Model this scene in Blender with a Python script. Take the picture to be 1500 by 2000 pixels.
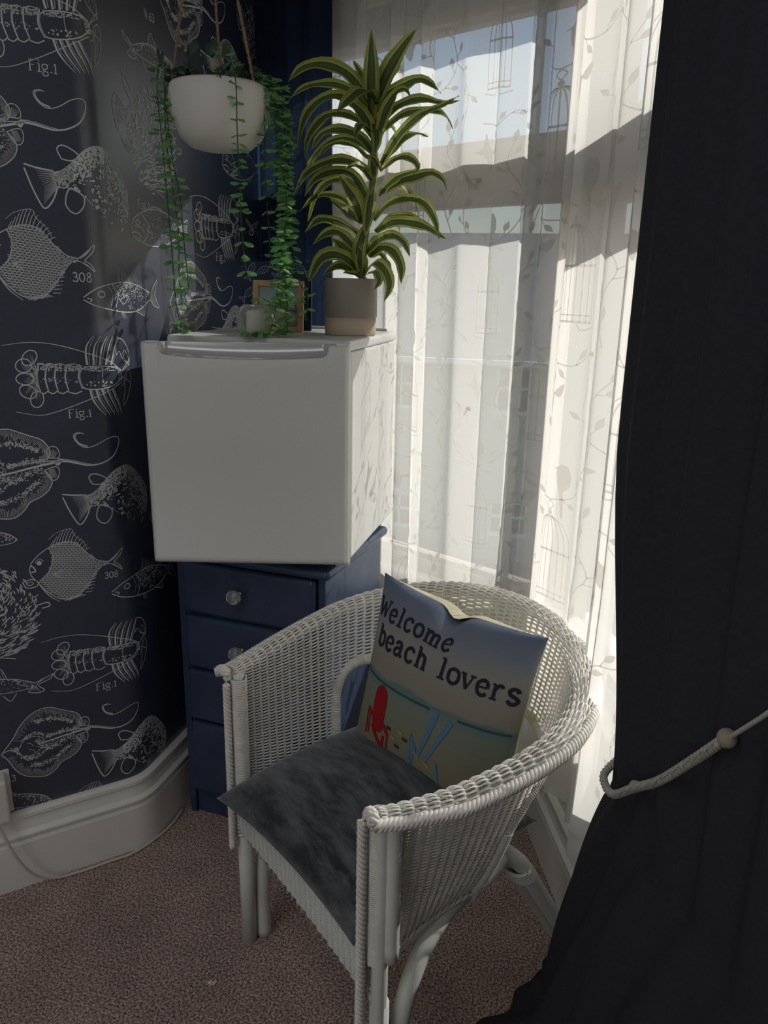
import bpy, bmesh, math, random
import numpy as np
from mathutils import Vector, Matrix

random.seed(7)
S = bpy.context.scene
COL = S.collection
for o in list(bpy.data.objects):
    bpy.data.objects.remove(o)
R = math.radians
PI = math.pi

# ------------------------------------------------------------------ camera
YAW, PITCH, ROLL = .2418, .2833, .0206
CAM = Vector((.4777, -1.6114, 1.3891))
fw = Vector((-math.sin(YAW)*math.cos(PITCH), math.cos(YAW)*math.cos(PITCH), -math.sin(PITCH)))
r0 = Vector((math.cos(YAW), math.sin(YAW), 0)); u0 = r0.cross(fw)
rt = r0*math.cos(ROLL) + u0*math.sin(ROLL); up = u0*math.cos(ROLL) - r0*math.sin(ROLL)
cd = bpy.data.cameras.new('camera'); cam = bpy.data.objects.new('camera', cd); COL.objects.link(cam)
m = Matrix((rt, up, -fw)).transposed().to_4x4(); m.translation = CAM; cam.matrix_world = m
cd.sensor_fit = 'HORIZONTAL'; cd.sensor_width = 36; cd.lens = 36*1506.7/1500
cd.clip_start = .02; cd.clip_end = 500
S.camera = cam

# ------------------------------------------------------------------ world, sun, fill lights, exposure
W = bpy.data.worlds.new('world'); S.world = W; W.use_nodes = True
nt = W.node_tree; nt.nodes.clear()
bg = nt.nodes.new('ShaderNodeBackground'); wo = nt.nodes.new('ShaderNodeOutputWorld')
sk = nt.nodes.new('ShaderNodeTexSky'); sk.sky_type = 'NISHITA'; sk.sun_disc = False
sk.sun_elevation = R(35); sk.sun_rotation = R(70); sk.air_density = 1.0; sk.dust_density = 2.0
nt.links.new(sk.outputs[0], bg.inputs[0]); nt.links.new(bg.outputs[0], wo.inputs[0])
bg.inputs[1].default_value = .15
SUN_DIR = Vector((.743, .669, .70)).normalized()          # towards the sun
sl = bpy.data.lights.new('sun', 'SUN'); sl.energy = 7.4; sl.angle = R(.6); sl.color = (1, .955, .88)
so = bpy.data.objects.new('sun', sl); COL.objects.link(so); so.location = (6, 3, 8)
so.rotation_euler = SUN_DIR.to_track_quat('Z', 'Y').to_euler()
al = bpy.data.lights.new('room_fill', 'AREA'); al.shape = 'RECTANGLE'; al.size = 1.3; al.size_y = 1.3
al.energy = 6.5; al.color = (1, 1, 1)  # fill added under the ceiling to lift the room, no fitting there
ao = bpy.data.objects.new('room_fill', al); COL.objects.link(ao); ao.location = (-.35, -1.75, 2.45)
bl = bpy.data.lights.new('rear_fill', 'AREA'); bl.shape = 'RECTANGLE'; bl.size = 1.3; bl.size_y = 1.5; bl.energy = 9; bl.color = (.93, .97, 1)
bo = bpy.data.objects.new('rear_fill', bl); COL.objects.link(bo); bo.location = (-.9, -3.3, 1.35)     # added fill from behind the camera, no window stands there
bo.rotation_euler = (Vector((-.9, -3.3, 1.35))-Vector((-.2, -.2, .55))).to_track_quat('Z', 'Y').to_euler()
S.view_settings.view_transform = 'Standard'; S.view_settings.look = 'None'
S.view_settings.exposure = 0.0; S.view_settings.gamma = 1.0; S.view_settings.use_curve_mapping = False

# ------------------------------------------------------------------ materials
def lin(c):
    return tuple(((x/255)/12.92 if x/255 <= .04045 else ((x/255+.055)/1.055)**2.4) for x in c)

def mat(name, col, rough=.6, spec=.4, metal=0, noise=None, bump=None, trans=0, ior=1.45, sheen=0, coat=0):
    """col linear rgb; noise=(scale, amount) colour variation; bump=(scale, strength)"""
    M = bpy.data.materials.new(name); M.use_nodes = True
    n = M.node_tree; b = n.nodes['Principled BSDF']
    b.inputs['Base Color'].default_value = (*col, 1); b.inputs['Roughness'].default_value = rough
    b.inputs['Specular IOR Level'].default_value = spec; b.inputs['Metallic'].default_value = metal
    b.inputs['Transmission Weight'].default_value = trans; b.inputs['IOR'].default_value = ior
    b.inputs['Sheen Weight'].default_value = sheen; b.inputs['Coat Weight'].default_value = coat
    if noise or bump:
        tc = n.nodes.new('ShaderNodeTexCoord')
    if noise:
        t = n.nodes.new('ShaderNodeTexNoise'); t.inputs['Scale'].default_value = noise[0]; t.inputs['Detail'].default_value = 5
        n.links.new(tc.outputs['Object'], t.inputs['Vector'])
        r = n.nodes.new('ShaderNodeValToRGB'); a = noise[1]
        r.color_ramp.elements[0].position = .3; r.color_ramp.elements[1].position = .7
        r.color_ramp.elements[0].color = (*[max(0, c*(1-a)) for c in col], 1)
        r.color_ramp.elements[1].color = (*[min(1, c*(1+a)) for c in col], 1)
        n.links.new(t.outputs['Fac'], r.inputs['Fac']); n.links.new(r.outputs['Color'], b.inputs['Base Color'])
    if bump:
        t2 = n.nodes.new('ShaderNodeTexNoise'); t2.inputs['Scale'].default_value = bump[0]; t2.inputs['Detail'].default_value = 4
        n.links.new(tc.outputs['Object'], t2.inputs['Vector'])
        bp = n.nodes.new('ShaderNodeBump'); bp.inputs['Strength'].default_value = bump[1]; bp.inputs['Distance'].default_value = .004
        n.links.new(t2.outputs['Fac'], bp.inputs['Height']); n.links.new(bp.outputs['Normal'], b.inputs['Normal'])
    return M

NAVY = (.029, .039, .074)
m_wallpaper = mat('wallpaper navy', NAVY, .38, 1.0, noise=(90, .12), bump=(900, .05), coat=1.0)
m_wallpaper.node_tree.nodes['Principled BSDF'].inputs['Coat Roughness'].default_value = .42
m_print = mat('wallpaper print', (.60, .64, .64), .5, .3)
m_white_paint = mat('white gloss paint', (.82, .82, .79), .35, .5, noise=(6, .04))
m_cream_wall = mat('cream wall', (.55, .53, .49), .8, .2, noise=(5, .04))
m_ceiling = mat('ceiling white', (.7, .7, .68), .9, .2)
m_fridge = mat('fridge enamel', (.60, .605, .59), .33, .5, bump=(260, .04))
m_grip_sheen = mat('fridge grip sheen', (.55, .56, .56), .22, .6, metal=.35)  # scoop is white like the door; its silvery light is put into this colour
m_gasket = mat('fridge gasket', (.16, .16, .16), .7, .3)
m_chest = mat('navy painted wood', (.032, .053, .106), .3, .5, noise=(14, .15), bump=(60, .08))
m_glass_knob = mat('glass knob', (.9, .92, .92), .04, .5, trans=.85, ior=1.5)
m_metal = mat('steel', (.5, .5, .5), .3, .5, metal=1)
m_wicker = mat('white wicker', (.79, .77, .72), .5, .4, noise=(40, .10))
m_wickerlow = mat('white painted cane', (.70, .72, .68), .4, .45, noise=(15, .07))
m_pot_white = mat('white planter', (.68, .67, .62), .5, .4)
m_pot_grey = mat('taupe pot', (.24, .21, .18), .5, .4)
m_pot_band = mat('beige pot band', (.46, .36, .275), .7, .3)
m_soil = mat('soil', (.03, .022, .016), .9, .1, bump=(150, .5))
m_stem = mat('plant stem', (.16, .19, .07), .6, .3)
m_vine = mat('vine stem', (.03, .07, .025), .6, .3)
m_jute = mat('jute rope', (.28, .19, .12), .9, .1, noise=(200, .25))
m_oak = mat('light wood frame', (.46, .29, .15), .6, .3, noise=(30, .2))
m_card = mat('navy card', (.02, .03, .065), .6, .3)
m_cardink = mat('card print', (.26, .36, .46), .7, .2)
m_candle = mat('candle wax', (.78, .76, .68), .5, .3)
m_rope = mat('white cord', (.44, .42, .37), .85, .1, noise=(160, .15))
m_bead = mat('wooden bead', (.34, .29, .23), .6, .3)
m_cable = mat('white cable', (.6, .58, .52), .45, .4)
m_plastic = mat('white plastic', (.72, .70, .66), .4, .4)
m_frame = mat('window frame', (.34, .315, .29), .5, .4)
m_slate = mat('roof slate', (.17, .18, .2), .8, .2, noise=(3, .25))
m_render = mat('house wall', (.42, .41, .39), .9, .1, noise=(2, .1))
m_trimw = mat('house trim', (.8, .8, .78), .7, .2)
m_hglass = mat('house window glass', (.05, .06, .07), .1, .5)
m_street = mat('street', (.2, .2, .2), .9, .2, noise=(1, .2))
m_brick = mat('chimney brick', (.25, .13, .09), .9, .1, noise=(6, .3))

def translucent(name, col, tcol, fac, rough=.6, spec=.2, sheen=0, noise=None):
    M = mat(name, col, rough, spec, sheen=sheen, noise=noise); n = M.node_tree
    b = n.nodes['Principled BSDF']; o = n.nodes['Material Output']
    t = n.nodes.new('ShaderNodeBsdfTranslucent'); t.inputs['Color'].default_value = (*tcol, 1)
    x = n.nodes.new('ShaderNodeMixShader'); x.inputs[0].default_value = fac
    n.links.new(b.outputs[0], x.inputs[1]); n.links.new(t.outputs[0], x.inputs[2]); n.links.new(x.outputs[0], o.inputs['Surface'])
    return M, b, t

m_curtain = mat('lined navy curtain cloth', (.036, .038, .046), .9, .08, noise=(120, .1))
m_curtain2, _b, _t = translucent('navy curtain cloth', (.018, .025, .052), (.03, .055, .11), .28, .8, .1, noise=(120, .1))
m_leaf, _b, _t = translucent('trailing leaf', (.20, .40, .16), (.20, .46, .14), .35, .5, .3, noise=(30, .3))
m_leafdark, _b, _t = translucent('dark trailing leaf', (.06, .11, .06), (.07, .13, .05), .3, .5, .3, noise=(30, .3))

def sheer_mat(name, opac, edge, white, dens=None):
    M = bpy.data.materials.new(name); M.use_nodes = True; n = M.node_tree; n.nodes.clear()
    o = n.nodes.new('ShaderNodeOutputMaterial')
    tr = n.nodes.new('ShaderNodeBsdfTransparent'); tr.inputs[0].default_value = (1, 1, 1, 1)
    tl = n.nodes.new('ShaderNodeBsdfTranslucent'); tl.inputs[0].default_value = (*white, 1)
    df = n.nodes.new('ShaderNodeBsdfDiffuse'); df.inputs[0].default_value = (*white, 1)
    m1 = n.nodes.new('ShaderNodeMixShader'); m1.inputs[0].default_value = .5
    n.links.new(tl.outputs[0], m1.inputs[1]); n.links.new(df.outputs[0], m1.inputs[2])
    lw = n.nodes.new('ShaderNodeLayerWeight'); lw.inputs[0].default_value = .5      # yarns close up at a slant
    mr = n.nodes.new('ShaderNodeMapRange'); mr.inputs['To Min'].default_value = opac; mr.inputs['To Max'].default_value = edge
    n.links.new(lw.outputs['Facing'], mr.inputs['Value'])
    m2 = n.nodes.new('ShaderNodeMixShader')
    n.links.new(mr.outputs[0], m2.inputs[0]); n.links.new(tr.outputs[0], m2.inputs[1]); n.links.new(m1.outputs[0], m2.inputs[2])
    n.links.new(m2.outputs[0], o.inputs['Surface'])
    return M
m_sheer2 = sheer_mat('gathered voile', .64, .90, (.74, .73, .705))
m_sheer = sheer_mat('sheer voile', .52, .88, (.86, .85, .82))
m_lace = sheer_mat('sheer woven motif', .80, .88, (.66, .65, .62))

def glass_pane_mat():
    M = bpy.data.materials.new('window glass'); M.use_nodes = True; n = M.node_tree; n.nodes.clear()
    o = n.nodes.new('ShaderNodeOutputMaterial'); tr = n.nodes.new('ShaderNodeBsdfTransparent'); g = n.nodes.new('ShaderNodeBsdfGlossy')
    tr.inputs[0].default_value = (.95, .97, .96, 1); g.inputs['Roughness'].default_value = .02
    f = n.nodes.new('ShaderNodeFresnel'); f.inputs[0].default_value = 1.3; x = n.nodes.new('ShaderNodeMixShader')
    n.links.new(f.outputs[0], x.inputs[0]); n.links.new(tr.outputs[0], x.inputs[1]); n.links.new(g.outputs[0], x.inputs[2])
    n.links.new(x.outputs[0], o.inputs['Surface']); return M
m_pane = glass_pane_mat()

def carpet_mat():
    M = mat('mauve carpet', (.15, .1, .085), 1.0, .05); n = M.node_tree; b = n.nodes['Principled BSDF']
    tc = n.nodes.new('ShaderNodeTexCoord')
    a = n.nodes.new('ShaderNodeTexNoise'); a.inputs['Scale'].default_value = 210; a.inputs['Detail'].default_value = 3
    v = n.nodes.new('ShaderNodeTexVoronoi'); v.inputs['Scale'].default_value = 260
    c = n.nodes.new('ShaderNodeTexNoise'); c.inputs['Scale'].default_value = 9; c.inputs['Detail'].default_value = 4
    for t in (a, v, c): n.links.new(tc.outputs['Object'], t.inputs['Vector'])
    r = n.nodes.new('ShaderNodeValToRGB'); e = r.color_ramp.elements
    e[0].position = .34; e[0].color = (.13, .068, .062, 1); e[1].position = .64; e[1].color = (.72, .59, .52, 1)
    k = e.new(.5); k.color = (.42, .295, .26, 1)
    n.links.new(a.outputs['Fac'], r.inputs['Fac'])
    mx = n.nodes.new('ShaderNodeMix'); mx.data_type = 'RGBA'; mx.blend_type = 'MULTIPLY'; mx.inputs[0].default_value = .5
    r2 = n.nodes.new('ShaderNodeValToRGB'); r2.color_ramp.elements[0].position = .35; r2.color_ramp.elements[0].color = (.6, .58, .58, 1)
    r2.color_ramp.elements[1].position = .65
    n.links.new(c.outputs['Fac'], r2.inputs['Fac']); n.links.new(r.outputs[0], mx.inputs[6]); n.links.new(r2.outputs[0], mx.inputs[7])
    n.links.new(mx.outputs[2], b.inputs['Base Color'])
    bp = n.nodes.new('ShaderNodeBump'); bp.inputs['Strength'].default_value = .45; bp.inputs['Distance'].default_value = .004
    ad = n.nodes.new('ShaderNodeMath'); ad.operation = 'SUBTRACT'
    n.links.new(a.outputs['Fac'], ad.inputs[0]); n.links.new(v.outputs['Distance'], ad.inputs[1])
    n.links.new(ad.outputs[0], bp.inputs['Height']); n.links.new(bp.outputs[0], b.inputs['Normal'])
    b.inputs['Sheen Weight'].default_value = .15
    return M
m_carpet = carpet_mat()

def velvet_mat():
    M = mat('charcoal velvet', (.02, .022, .024), .8, .15, sheen=.5); n = M.node_tree; b = n.nodes['Principled BSDF']
    tc = n.nodes.new('ShaderNodeTexCoord'); mp = n.nodes.new('ShaderNodeMapping'); mp.inputs['Scale'].default_value = (1, 3.2, 1)
    mp.inputs['Rotation'].default_value = (0, 0, .5)
    t = n.nodes.new('ShaderNodeTexNoise'); t.inputs['Scale'].default_value = 13; t.inputs['Detail'].default_value = 8; t.inputs['Roughness'].default_value = .65
    n.links.new(tc.outputs['Object'], mp.inputs[0]); n.links.new(mp.outputs[0], t.inputs['Vector'])
    r = n.nodes.new('ShaderNodeValToRGB'); r.color_ramp.elements[0].position = .38; r.color_ramp.elements[1].position = .72
    r.color_ramp.elements[0].color = (.028, .031, .035, 1); r.color_ramp.elements[1].color = (.150, .158, .168, 1)
    n.links.new(t.outputs['Fac'], r.inputs['Fac']); n.links.new(r.outputs[0], b.inputs['Base Color'])
    bp = n.nodes.new('ShaderNodeBump'); bp.inputs['Strength'].default_value = .35; bp.inputs['Distance'].default_value = .01
    n.links.new(t.outputs['Fac'], bp.inputs['Height']); n.links.new(bp.outputs[0], b.inputs['Normal'])
    b.inputs['Sheen Tint'].default_value = (.7, .75, .8, 1)
    return M
m_velvet = velvet_mat()

def uv_ramp_mat(name, stops, axis, rough=.7, noise=0, trans=None):
    """colour ramp along one UV axis (dyed cloth, striped leaves)"""
    M = mat(name, stops[0][1], rough, .25); n = M.node_tree; b = n.nodes['Principled BSDF']
    uv = n.nodes.new('ShaderNodeUVMap'); uv.uv_map = 'UVMap'; sp = n.nodes.new('ShaderNodeSeparateXYZ')
    n.links.new(uv.outputs[0], sp.inputs[0]); src = sp.outputs[axis]
    if noise:
        t = n.nodes.new('ShaderNodeTexNoise'); t.inputs['Scale'].default_value = 6; n.links.new(uv.outputs[0], t.inputs['Vector'])
        ma = n.nodes.new('ShaderNodeMath'); ma.operation = 'MULTIPLY_ADD'; ma.inputs[1].default_value = noise; ma.inputs[2].default_value = -noise/2
        ad = n.nodes.new('ShaderNodeMath'); n.links.new(t.outputs['Fac'], ma.inputs[0]); n.links.new(src, ad.inputs[0]); n.links.new(ma.outputs[0], ad.inputs[1])
        src = ad.outputs[0]
    r = n.nodes.new('ShaderNodeValToRGB'); e = r.color_ramp.elements
    e[0].position, e[0].color = stops[0][0], (*stops[0][1], 1); e[1].position, e[1].color = stops[-1][0], (*stops[-1][1], 1)
    for p, c in stops[1:-1]:
        k = e.new(p); k.color = (*c, 1)
    n.links.new(src, r.inputs['Fac']); n.links.new(r.outputs[0], b.inputs['Base Color'])
    if trans:
        o = n.nodes['Material Output']; t = n.nodes.new('ShaderNodeBsdfTranslucent'); x = n.nodes.new('ShaderNodeMixShader'); x.inputs[0].default_value = trans
        n.links.new(r.outputs[0], t.inputs[0]); n.links.new(b.outputs[0], x.inputs[1]); n.links.new(t.outputs[0], x.inputs[2]); n.links.new(x.outputs[0], o.inputs['Surface'])
    return M
LIME, CREAM, DKG, MDG = (.34, .38, .06), (.52, .54, .30), (.065, .105, .035), (.11, .155, .05)
m_dracaena = uv_ramp_mat('striped leaf', [(0, LIME), (.17, LIME), (.22, CREAM), (.27, DKG), (.5, MDG), (.73, DKG), (.78, CREAM), (.83, LIME), (1, LIME)], 0, .4, trans=.4)
m_pillow = uv_ramp_mat('beach print cloth', [(0, (.25, .22, .14)), (.30, (.23, .22, .15)), (.47, (.19, .23, .19)), (.535, (.13, .20, .20)), (.55, (.27, .25, .20)), (.75, (.30, .29, .255)), (.86, (.21, .235, .28)), (1, (.125, .16, .235))], 1, .85, .05)
m_pilback = mat('cream cloth', (.55, .53, .38), .85, .15)
m_ink = mat('charcoal print', (.035, .03, .05), .8, .1)
m_red = mat('red print', (.33, .018, .022), .8, .1)
m_blue = mat('blue print', (.11, .22, .33), .8, .1)
m_teal = mat('teal print', (.04, .10, .12), .8, .1)
m_green = mat('green print', (.05, .08, .03), .8, .1)
m_yellow = mat('yellow print', (.42, .33, .10), .8, .1)
m_photo = uv_ramp_mat('beach photo', [(0, (.13, .10, .07)), (.3, (.30, .27, .20)), (.45, (.07, .06, .05)), (.6, (.28, .34, .33)), (1, (.18, .27, .26))], 1, .3, .5)
m_globe = mat('crackle glass', (.86, .88, .85), .08, .5, trans=.9, ior=1.2, bump=(70, .8))

# ------------------------------------------------------------------ helpers
def link(o, parent=None):
    COL.objects.link(o)
    if parent is not None: o.parent = parent
    return o

def mesh(name, verts, faces, material, parent=None, smooth=True, uv=None):
    me = bpy.data.meshes.new(name); me.from_pydata([tuple(v) for v in verts], [], [tuple(f) for f in faces])
    for mm in (material if isinstance(material, (list, tuple)) else [material]): me.materials.append(mm)
    if smooth: me.polygons.foreach_set('use_smooth', [True]*len(me.polygons))
    if uv is not None:
        l = me.uv_layers.new(name='UVMap'); vi = np.empty(len(me.loops), 'i'); me.loops.foreach_get('vertex_index', vi)
        l.data.foreach_set('uv', np.asarray(uv, 'f')[vi].ravel())
    me.update()
    return link(bpy.data.objects.new(name, me), parent)

def empty(name, loc=(0, 0, 0), rz=0):
    o = bpy.data.objects.new(name, None); o.empty_display_size = .05; COL.objects.link(o); o.location = loc; o.rotation_euler = (0, 0, rz); return o

def tag(o, label=None, cat=None, group=None, kind=None):
    if label: o['label'] = label
    if cat: o['category'] = cat
    if group: o['group'] = group
    if kind: o['kind'] = kind
    return o

def box(name, lo, hi, material, parent=None, bevel=.003, seg=2):
    bm = bmesh.new(); bmesh.ops.create_cube(bm, size=1)
    c = [(a+b)/2 for a, b in zip(lo, hi)]; s = [b-a for a, b in zip(lo, hi)]
    for v in bm.verts: v.co = Vector((c[0]+v.co.x*s[0], c[1]+v.co.y*s[1], c[2]+v.co.z*s[2]))
    if bevel: bmesh.ops.bevel(bm, geom=bm.edges[:], offset=min(bevel, min(s)*.45), segments=seg, affect='EDGES', profile=.5)
    me = bpy.data.meshes.new(name); bm.to_mesh(me); bm.free(); me.materials.append(material)
    if bevel: me.polygons.foreach_set('use_smooth', [len(p.vertices) == 4 and False for p in me.polygons])
    return link(bpy.data.objects.new(name, me), parent)

def lathe(name, prof, material, parent=None, n=40, loc=(0, 0, 0), cap=True):
    v, f = [], []
    for (r, z) in prof:
        for k in range(n):
            a = 2*PI*k/n; v.append((loc[0]+r*math.cos(a), loc[1]+r*math.sin(a), loc[2]+z))
    for i in range(len(prof)-1):
        for k in range(n):
            f.append((i*n+k, i*n+(k+1) % n, (i+1)*n+(k+1) % n, (i+1)*n+k))
    if cap:
        f.append(tuple(range(n))[::-1]); f.append(tuple(range((len(prof)-1)*n, len(prof)*n)))
    return mesh(name, v, f, material, parent)

def spline(pts, n=8):
    """Catmull-Rom through points (any dimension)"""
    P = np.asarray(pts, float)
    if len(P) < 3:
        t = np.linspace(0, 1, n+1)[:, None]; return P[0]*(1-t) + P[-1]*t
    P = np.vstack([2*P[0]-P[1], P, 2*P[-1]-P[-2]]); out = []
    for i in range(1, len(P)-2):
        a, b, c, d = P[i-1:i+3]
        for t in np.arange(n)/n:
            out.append(.5*((2*b) + (c-a)*t + (2*a-5*b+4*c-d)*t*t + (3*b-a-3*c+d)*t**3))
    out.append(P[-2]); return np.array(out)

def tube_arrays(P, r, sides=6, closed_ends=True, base=0):
    """verts/faces of a tube along polyline P; r scalar or per-point"""
    P = np.asarray(P, float); n = len(P); T = np.gradient(P, axis=0); T /= np.linalg.norm(T, axis=1)[:, None]+1e-12
    ref = np.array([0, 0, 1.]) if np.abs(T[:, 2]).mean() < .75 else np.array([1., 0, 0])
    A = np.cross(T, ref); A /= np.linalg.norm(A, axis=1)[:, None]+1e-12; B = np.cross(A, T)
    rr = np.broadcast_to(np.asarray(r, float), (n,))
    th = 2*PI*np.arange(sides)/sides
    V = P[:, None, :] + rr[:, None, None]*(np.cos(th)[None, :, None]*A[:, None, :] + np.sin(th)[None, :, None]*B[:, None, :])
    i, k = np.meshgrid(np.arange(n-1), np.arange(sides), indexing='ij'); k2 = (k+1) % sides
    F = np.stack([i*sides+k, i*sides+k2, (i+1)*sides+k2, (i+1)*sides+k], -1).reshape(-1, 4) + base
    return V.reshape(-1, 3), F

def tubes(name, polys, r, material, parent=None, sides=6, caps=True):
    Vs, Fs, base = [], [], 0; ngons = []
    for q in polys:
        if isinstance(q, tuple): P, rr = q
        else: P, rr = q, r
        V, F = tube_arrays(P, rr, sides, base=base); Vs.append(V); Fs.append(F)
        if caps:
            ngons.append(tuple(range(base, base+sides))[::-1]); ngons.append(tuple(range(base+len(V)-sides, base+len(V))))
        base += len(V)
    F = np.vstack(Fs).tolist() + ngons
    return mesh(name, np.vstack(Vs), F, material, parent)

def braid_polys(path, R_, pitch, n=3, step=.0035):
    """n strands twisted about a path"""
    P = np.asarray(path, float); d = np.r_[0, np.cumsum(np.linalg.norm(np.diff(P, axis=0), axis=1))]
    L = d[-1]; s = np.linspace(0, L, max(8, int(L/step))); Q = np.stack([np.interp(s, d, P[:, k]) for k in range(3)], 1)
    T = np.gradient(Q, axis=0); T /= np.linalg.norm(T, axis=1)[:, None]
    ref = np.array([0, 0, 1.]) if np.abs(T[:, 2]).mean() < .75 else np.array([1., 0, 0])
    A = np.cross(T, ref); A /= np.linalg.norm(A, axis=1)[:, None]; B = np.cross(A, T)
    out = []
    for k in range(n):
        ph = 2*PI*s/pitch + 2*PI*k/n
        out.append(Q + R_*(np.cos(ph)[:, None]*A + np.sin(ph)[:, None]*B))
    return out

def sweep(name, path, prof, material, parent=None, inward=1, smooth=False):
    """prof = (offset, z) swept along a plan polyline; offset to the right-hand side * inward"""
    P = np.asarray(path, float); T = np.gradient(P, axis=0); T /= np.linalg.norm(T, axis=1)[:, None]; N = np.stack([T[:, 1], -T[:, 0]], 1)*inward
    v, f = [], []; m_ = len(prof)
    for p, n_ in zip(P, N):
        for (o, z) in prof: v.append((p[0]+n_[0]*o, p[1]+n_[1]*o, z))
    for i in range(len(P)-1):
        for j in range(m_-1): f.append((i*m_+j, (i+1)*m_+j, (i+1)*m_+j+1, i*m_+j+1))
    f.append(tuple(range(m_))); f.append(tuple(range((len(P)-1)*m_, len(P)*m_))[::-1])
    return mesh(name, v, f, material, parent, smooth)

# ------------------------------------------------------------------ line drawing: ribbons and dots in 2-D, later laid on a surface
class Ink:
    def __init__(s): s.v, s.f = [], []
    def line(s, pts, w=.002, w1=None, n=6, smooth=True, wm=None):
        P = spline(pts, n) if smooth and len(pts) > 2 else np.asarray(pts, float)
        if not smooth or len(pts) == 2:
            P = np.vstack([P[:1]] + [np.linspace(P[i], P[i+1], 5)[1:] for i in range(len(P)-1)])
        T = np.gradient(P, axis=0); T /= np.linalg.norm(T, axis=1)[:, None]+1e-12; N = np.stack([-T[:, 1], T[:, 0]], 1)
        t = np.linspace(0, 1, len(P)); w1 = w if w1 is None else w1
        ww = w*(1-t)+w1*t if wm is None else np.where(t < .5, w+(wm-w)*t*2, wm+(w1-wm)*(t*2-1))
        b = len(s.v)
        for p, n_, q in zip(P, N, ww): s.v.append(tuple(p+n_*q/2)); s.v.append(tuple(p-n_*q/2))
        for i in range(len(P)-1): s.f.append((b+2*i, b+2*i+1, b+2*i+3, b+2*i+2))
    def loop(s, pts, w=.002, n=6): s.line(list(pts)+[pts[0]], w, n=n)
    def dot(s, c, r, k=5):
        b = len(s.v); s.v += [(c[0]+r*math.cos(2*PI*i/k), c[1]+r*math.sin(2*PI*i/k)) for i in range(k)]; s.f.append(tuple(range(b, b+k)))
    def poly(s, pts, smooth=False, n=5):
        P = spline(list(pts)+[pts[0]], n)[:-1] if smooth else np.asarray(pts, float)
        b = len(s.v); s.v += [tuple(p) for p in P]; s.f.append(tuple(range(b, b+len(P))))
    def add(s, other, fn):
        b = len(s.v); s.v += [fn(p) for p in other.v]; s.f += [tuple(i+b for i in f) for f in other.f]

def inside(p, poly):
    x, y = p; c = False; j = len(poly)-1
    for i in range(len(poly)):
        xi, yi = poly[i]; xj, yj = poly[j]
        if (yi > y) != (yj > y) and x < (xj-xi)*(y-yi)/(yj-yi)+xi: c = not c
        j = i
    return c

def scatter(ink, poly, n, r, dens=None):
    A = np.asarray(poly); lo, hi = A.min(0), A.max(0)
    for _ in range(n):
        p = (random.uniform(lo[0], hi[0]), random.uniform(lo[1], hi[1]))
        if inside(p, poly) and (dens is None or random.random() < dens(p)): ink.dot(p, r*random.uniform(.6, 1.3), 4)

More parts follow.
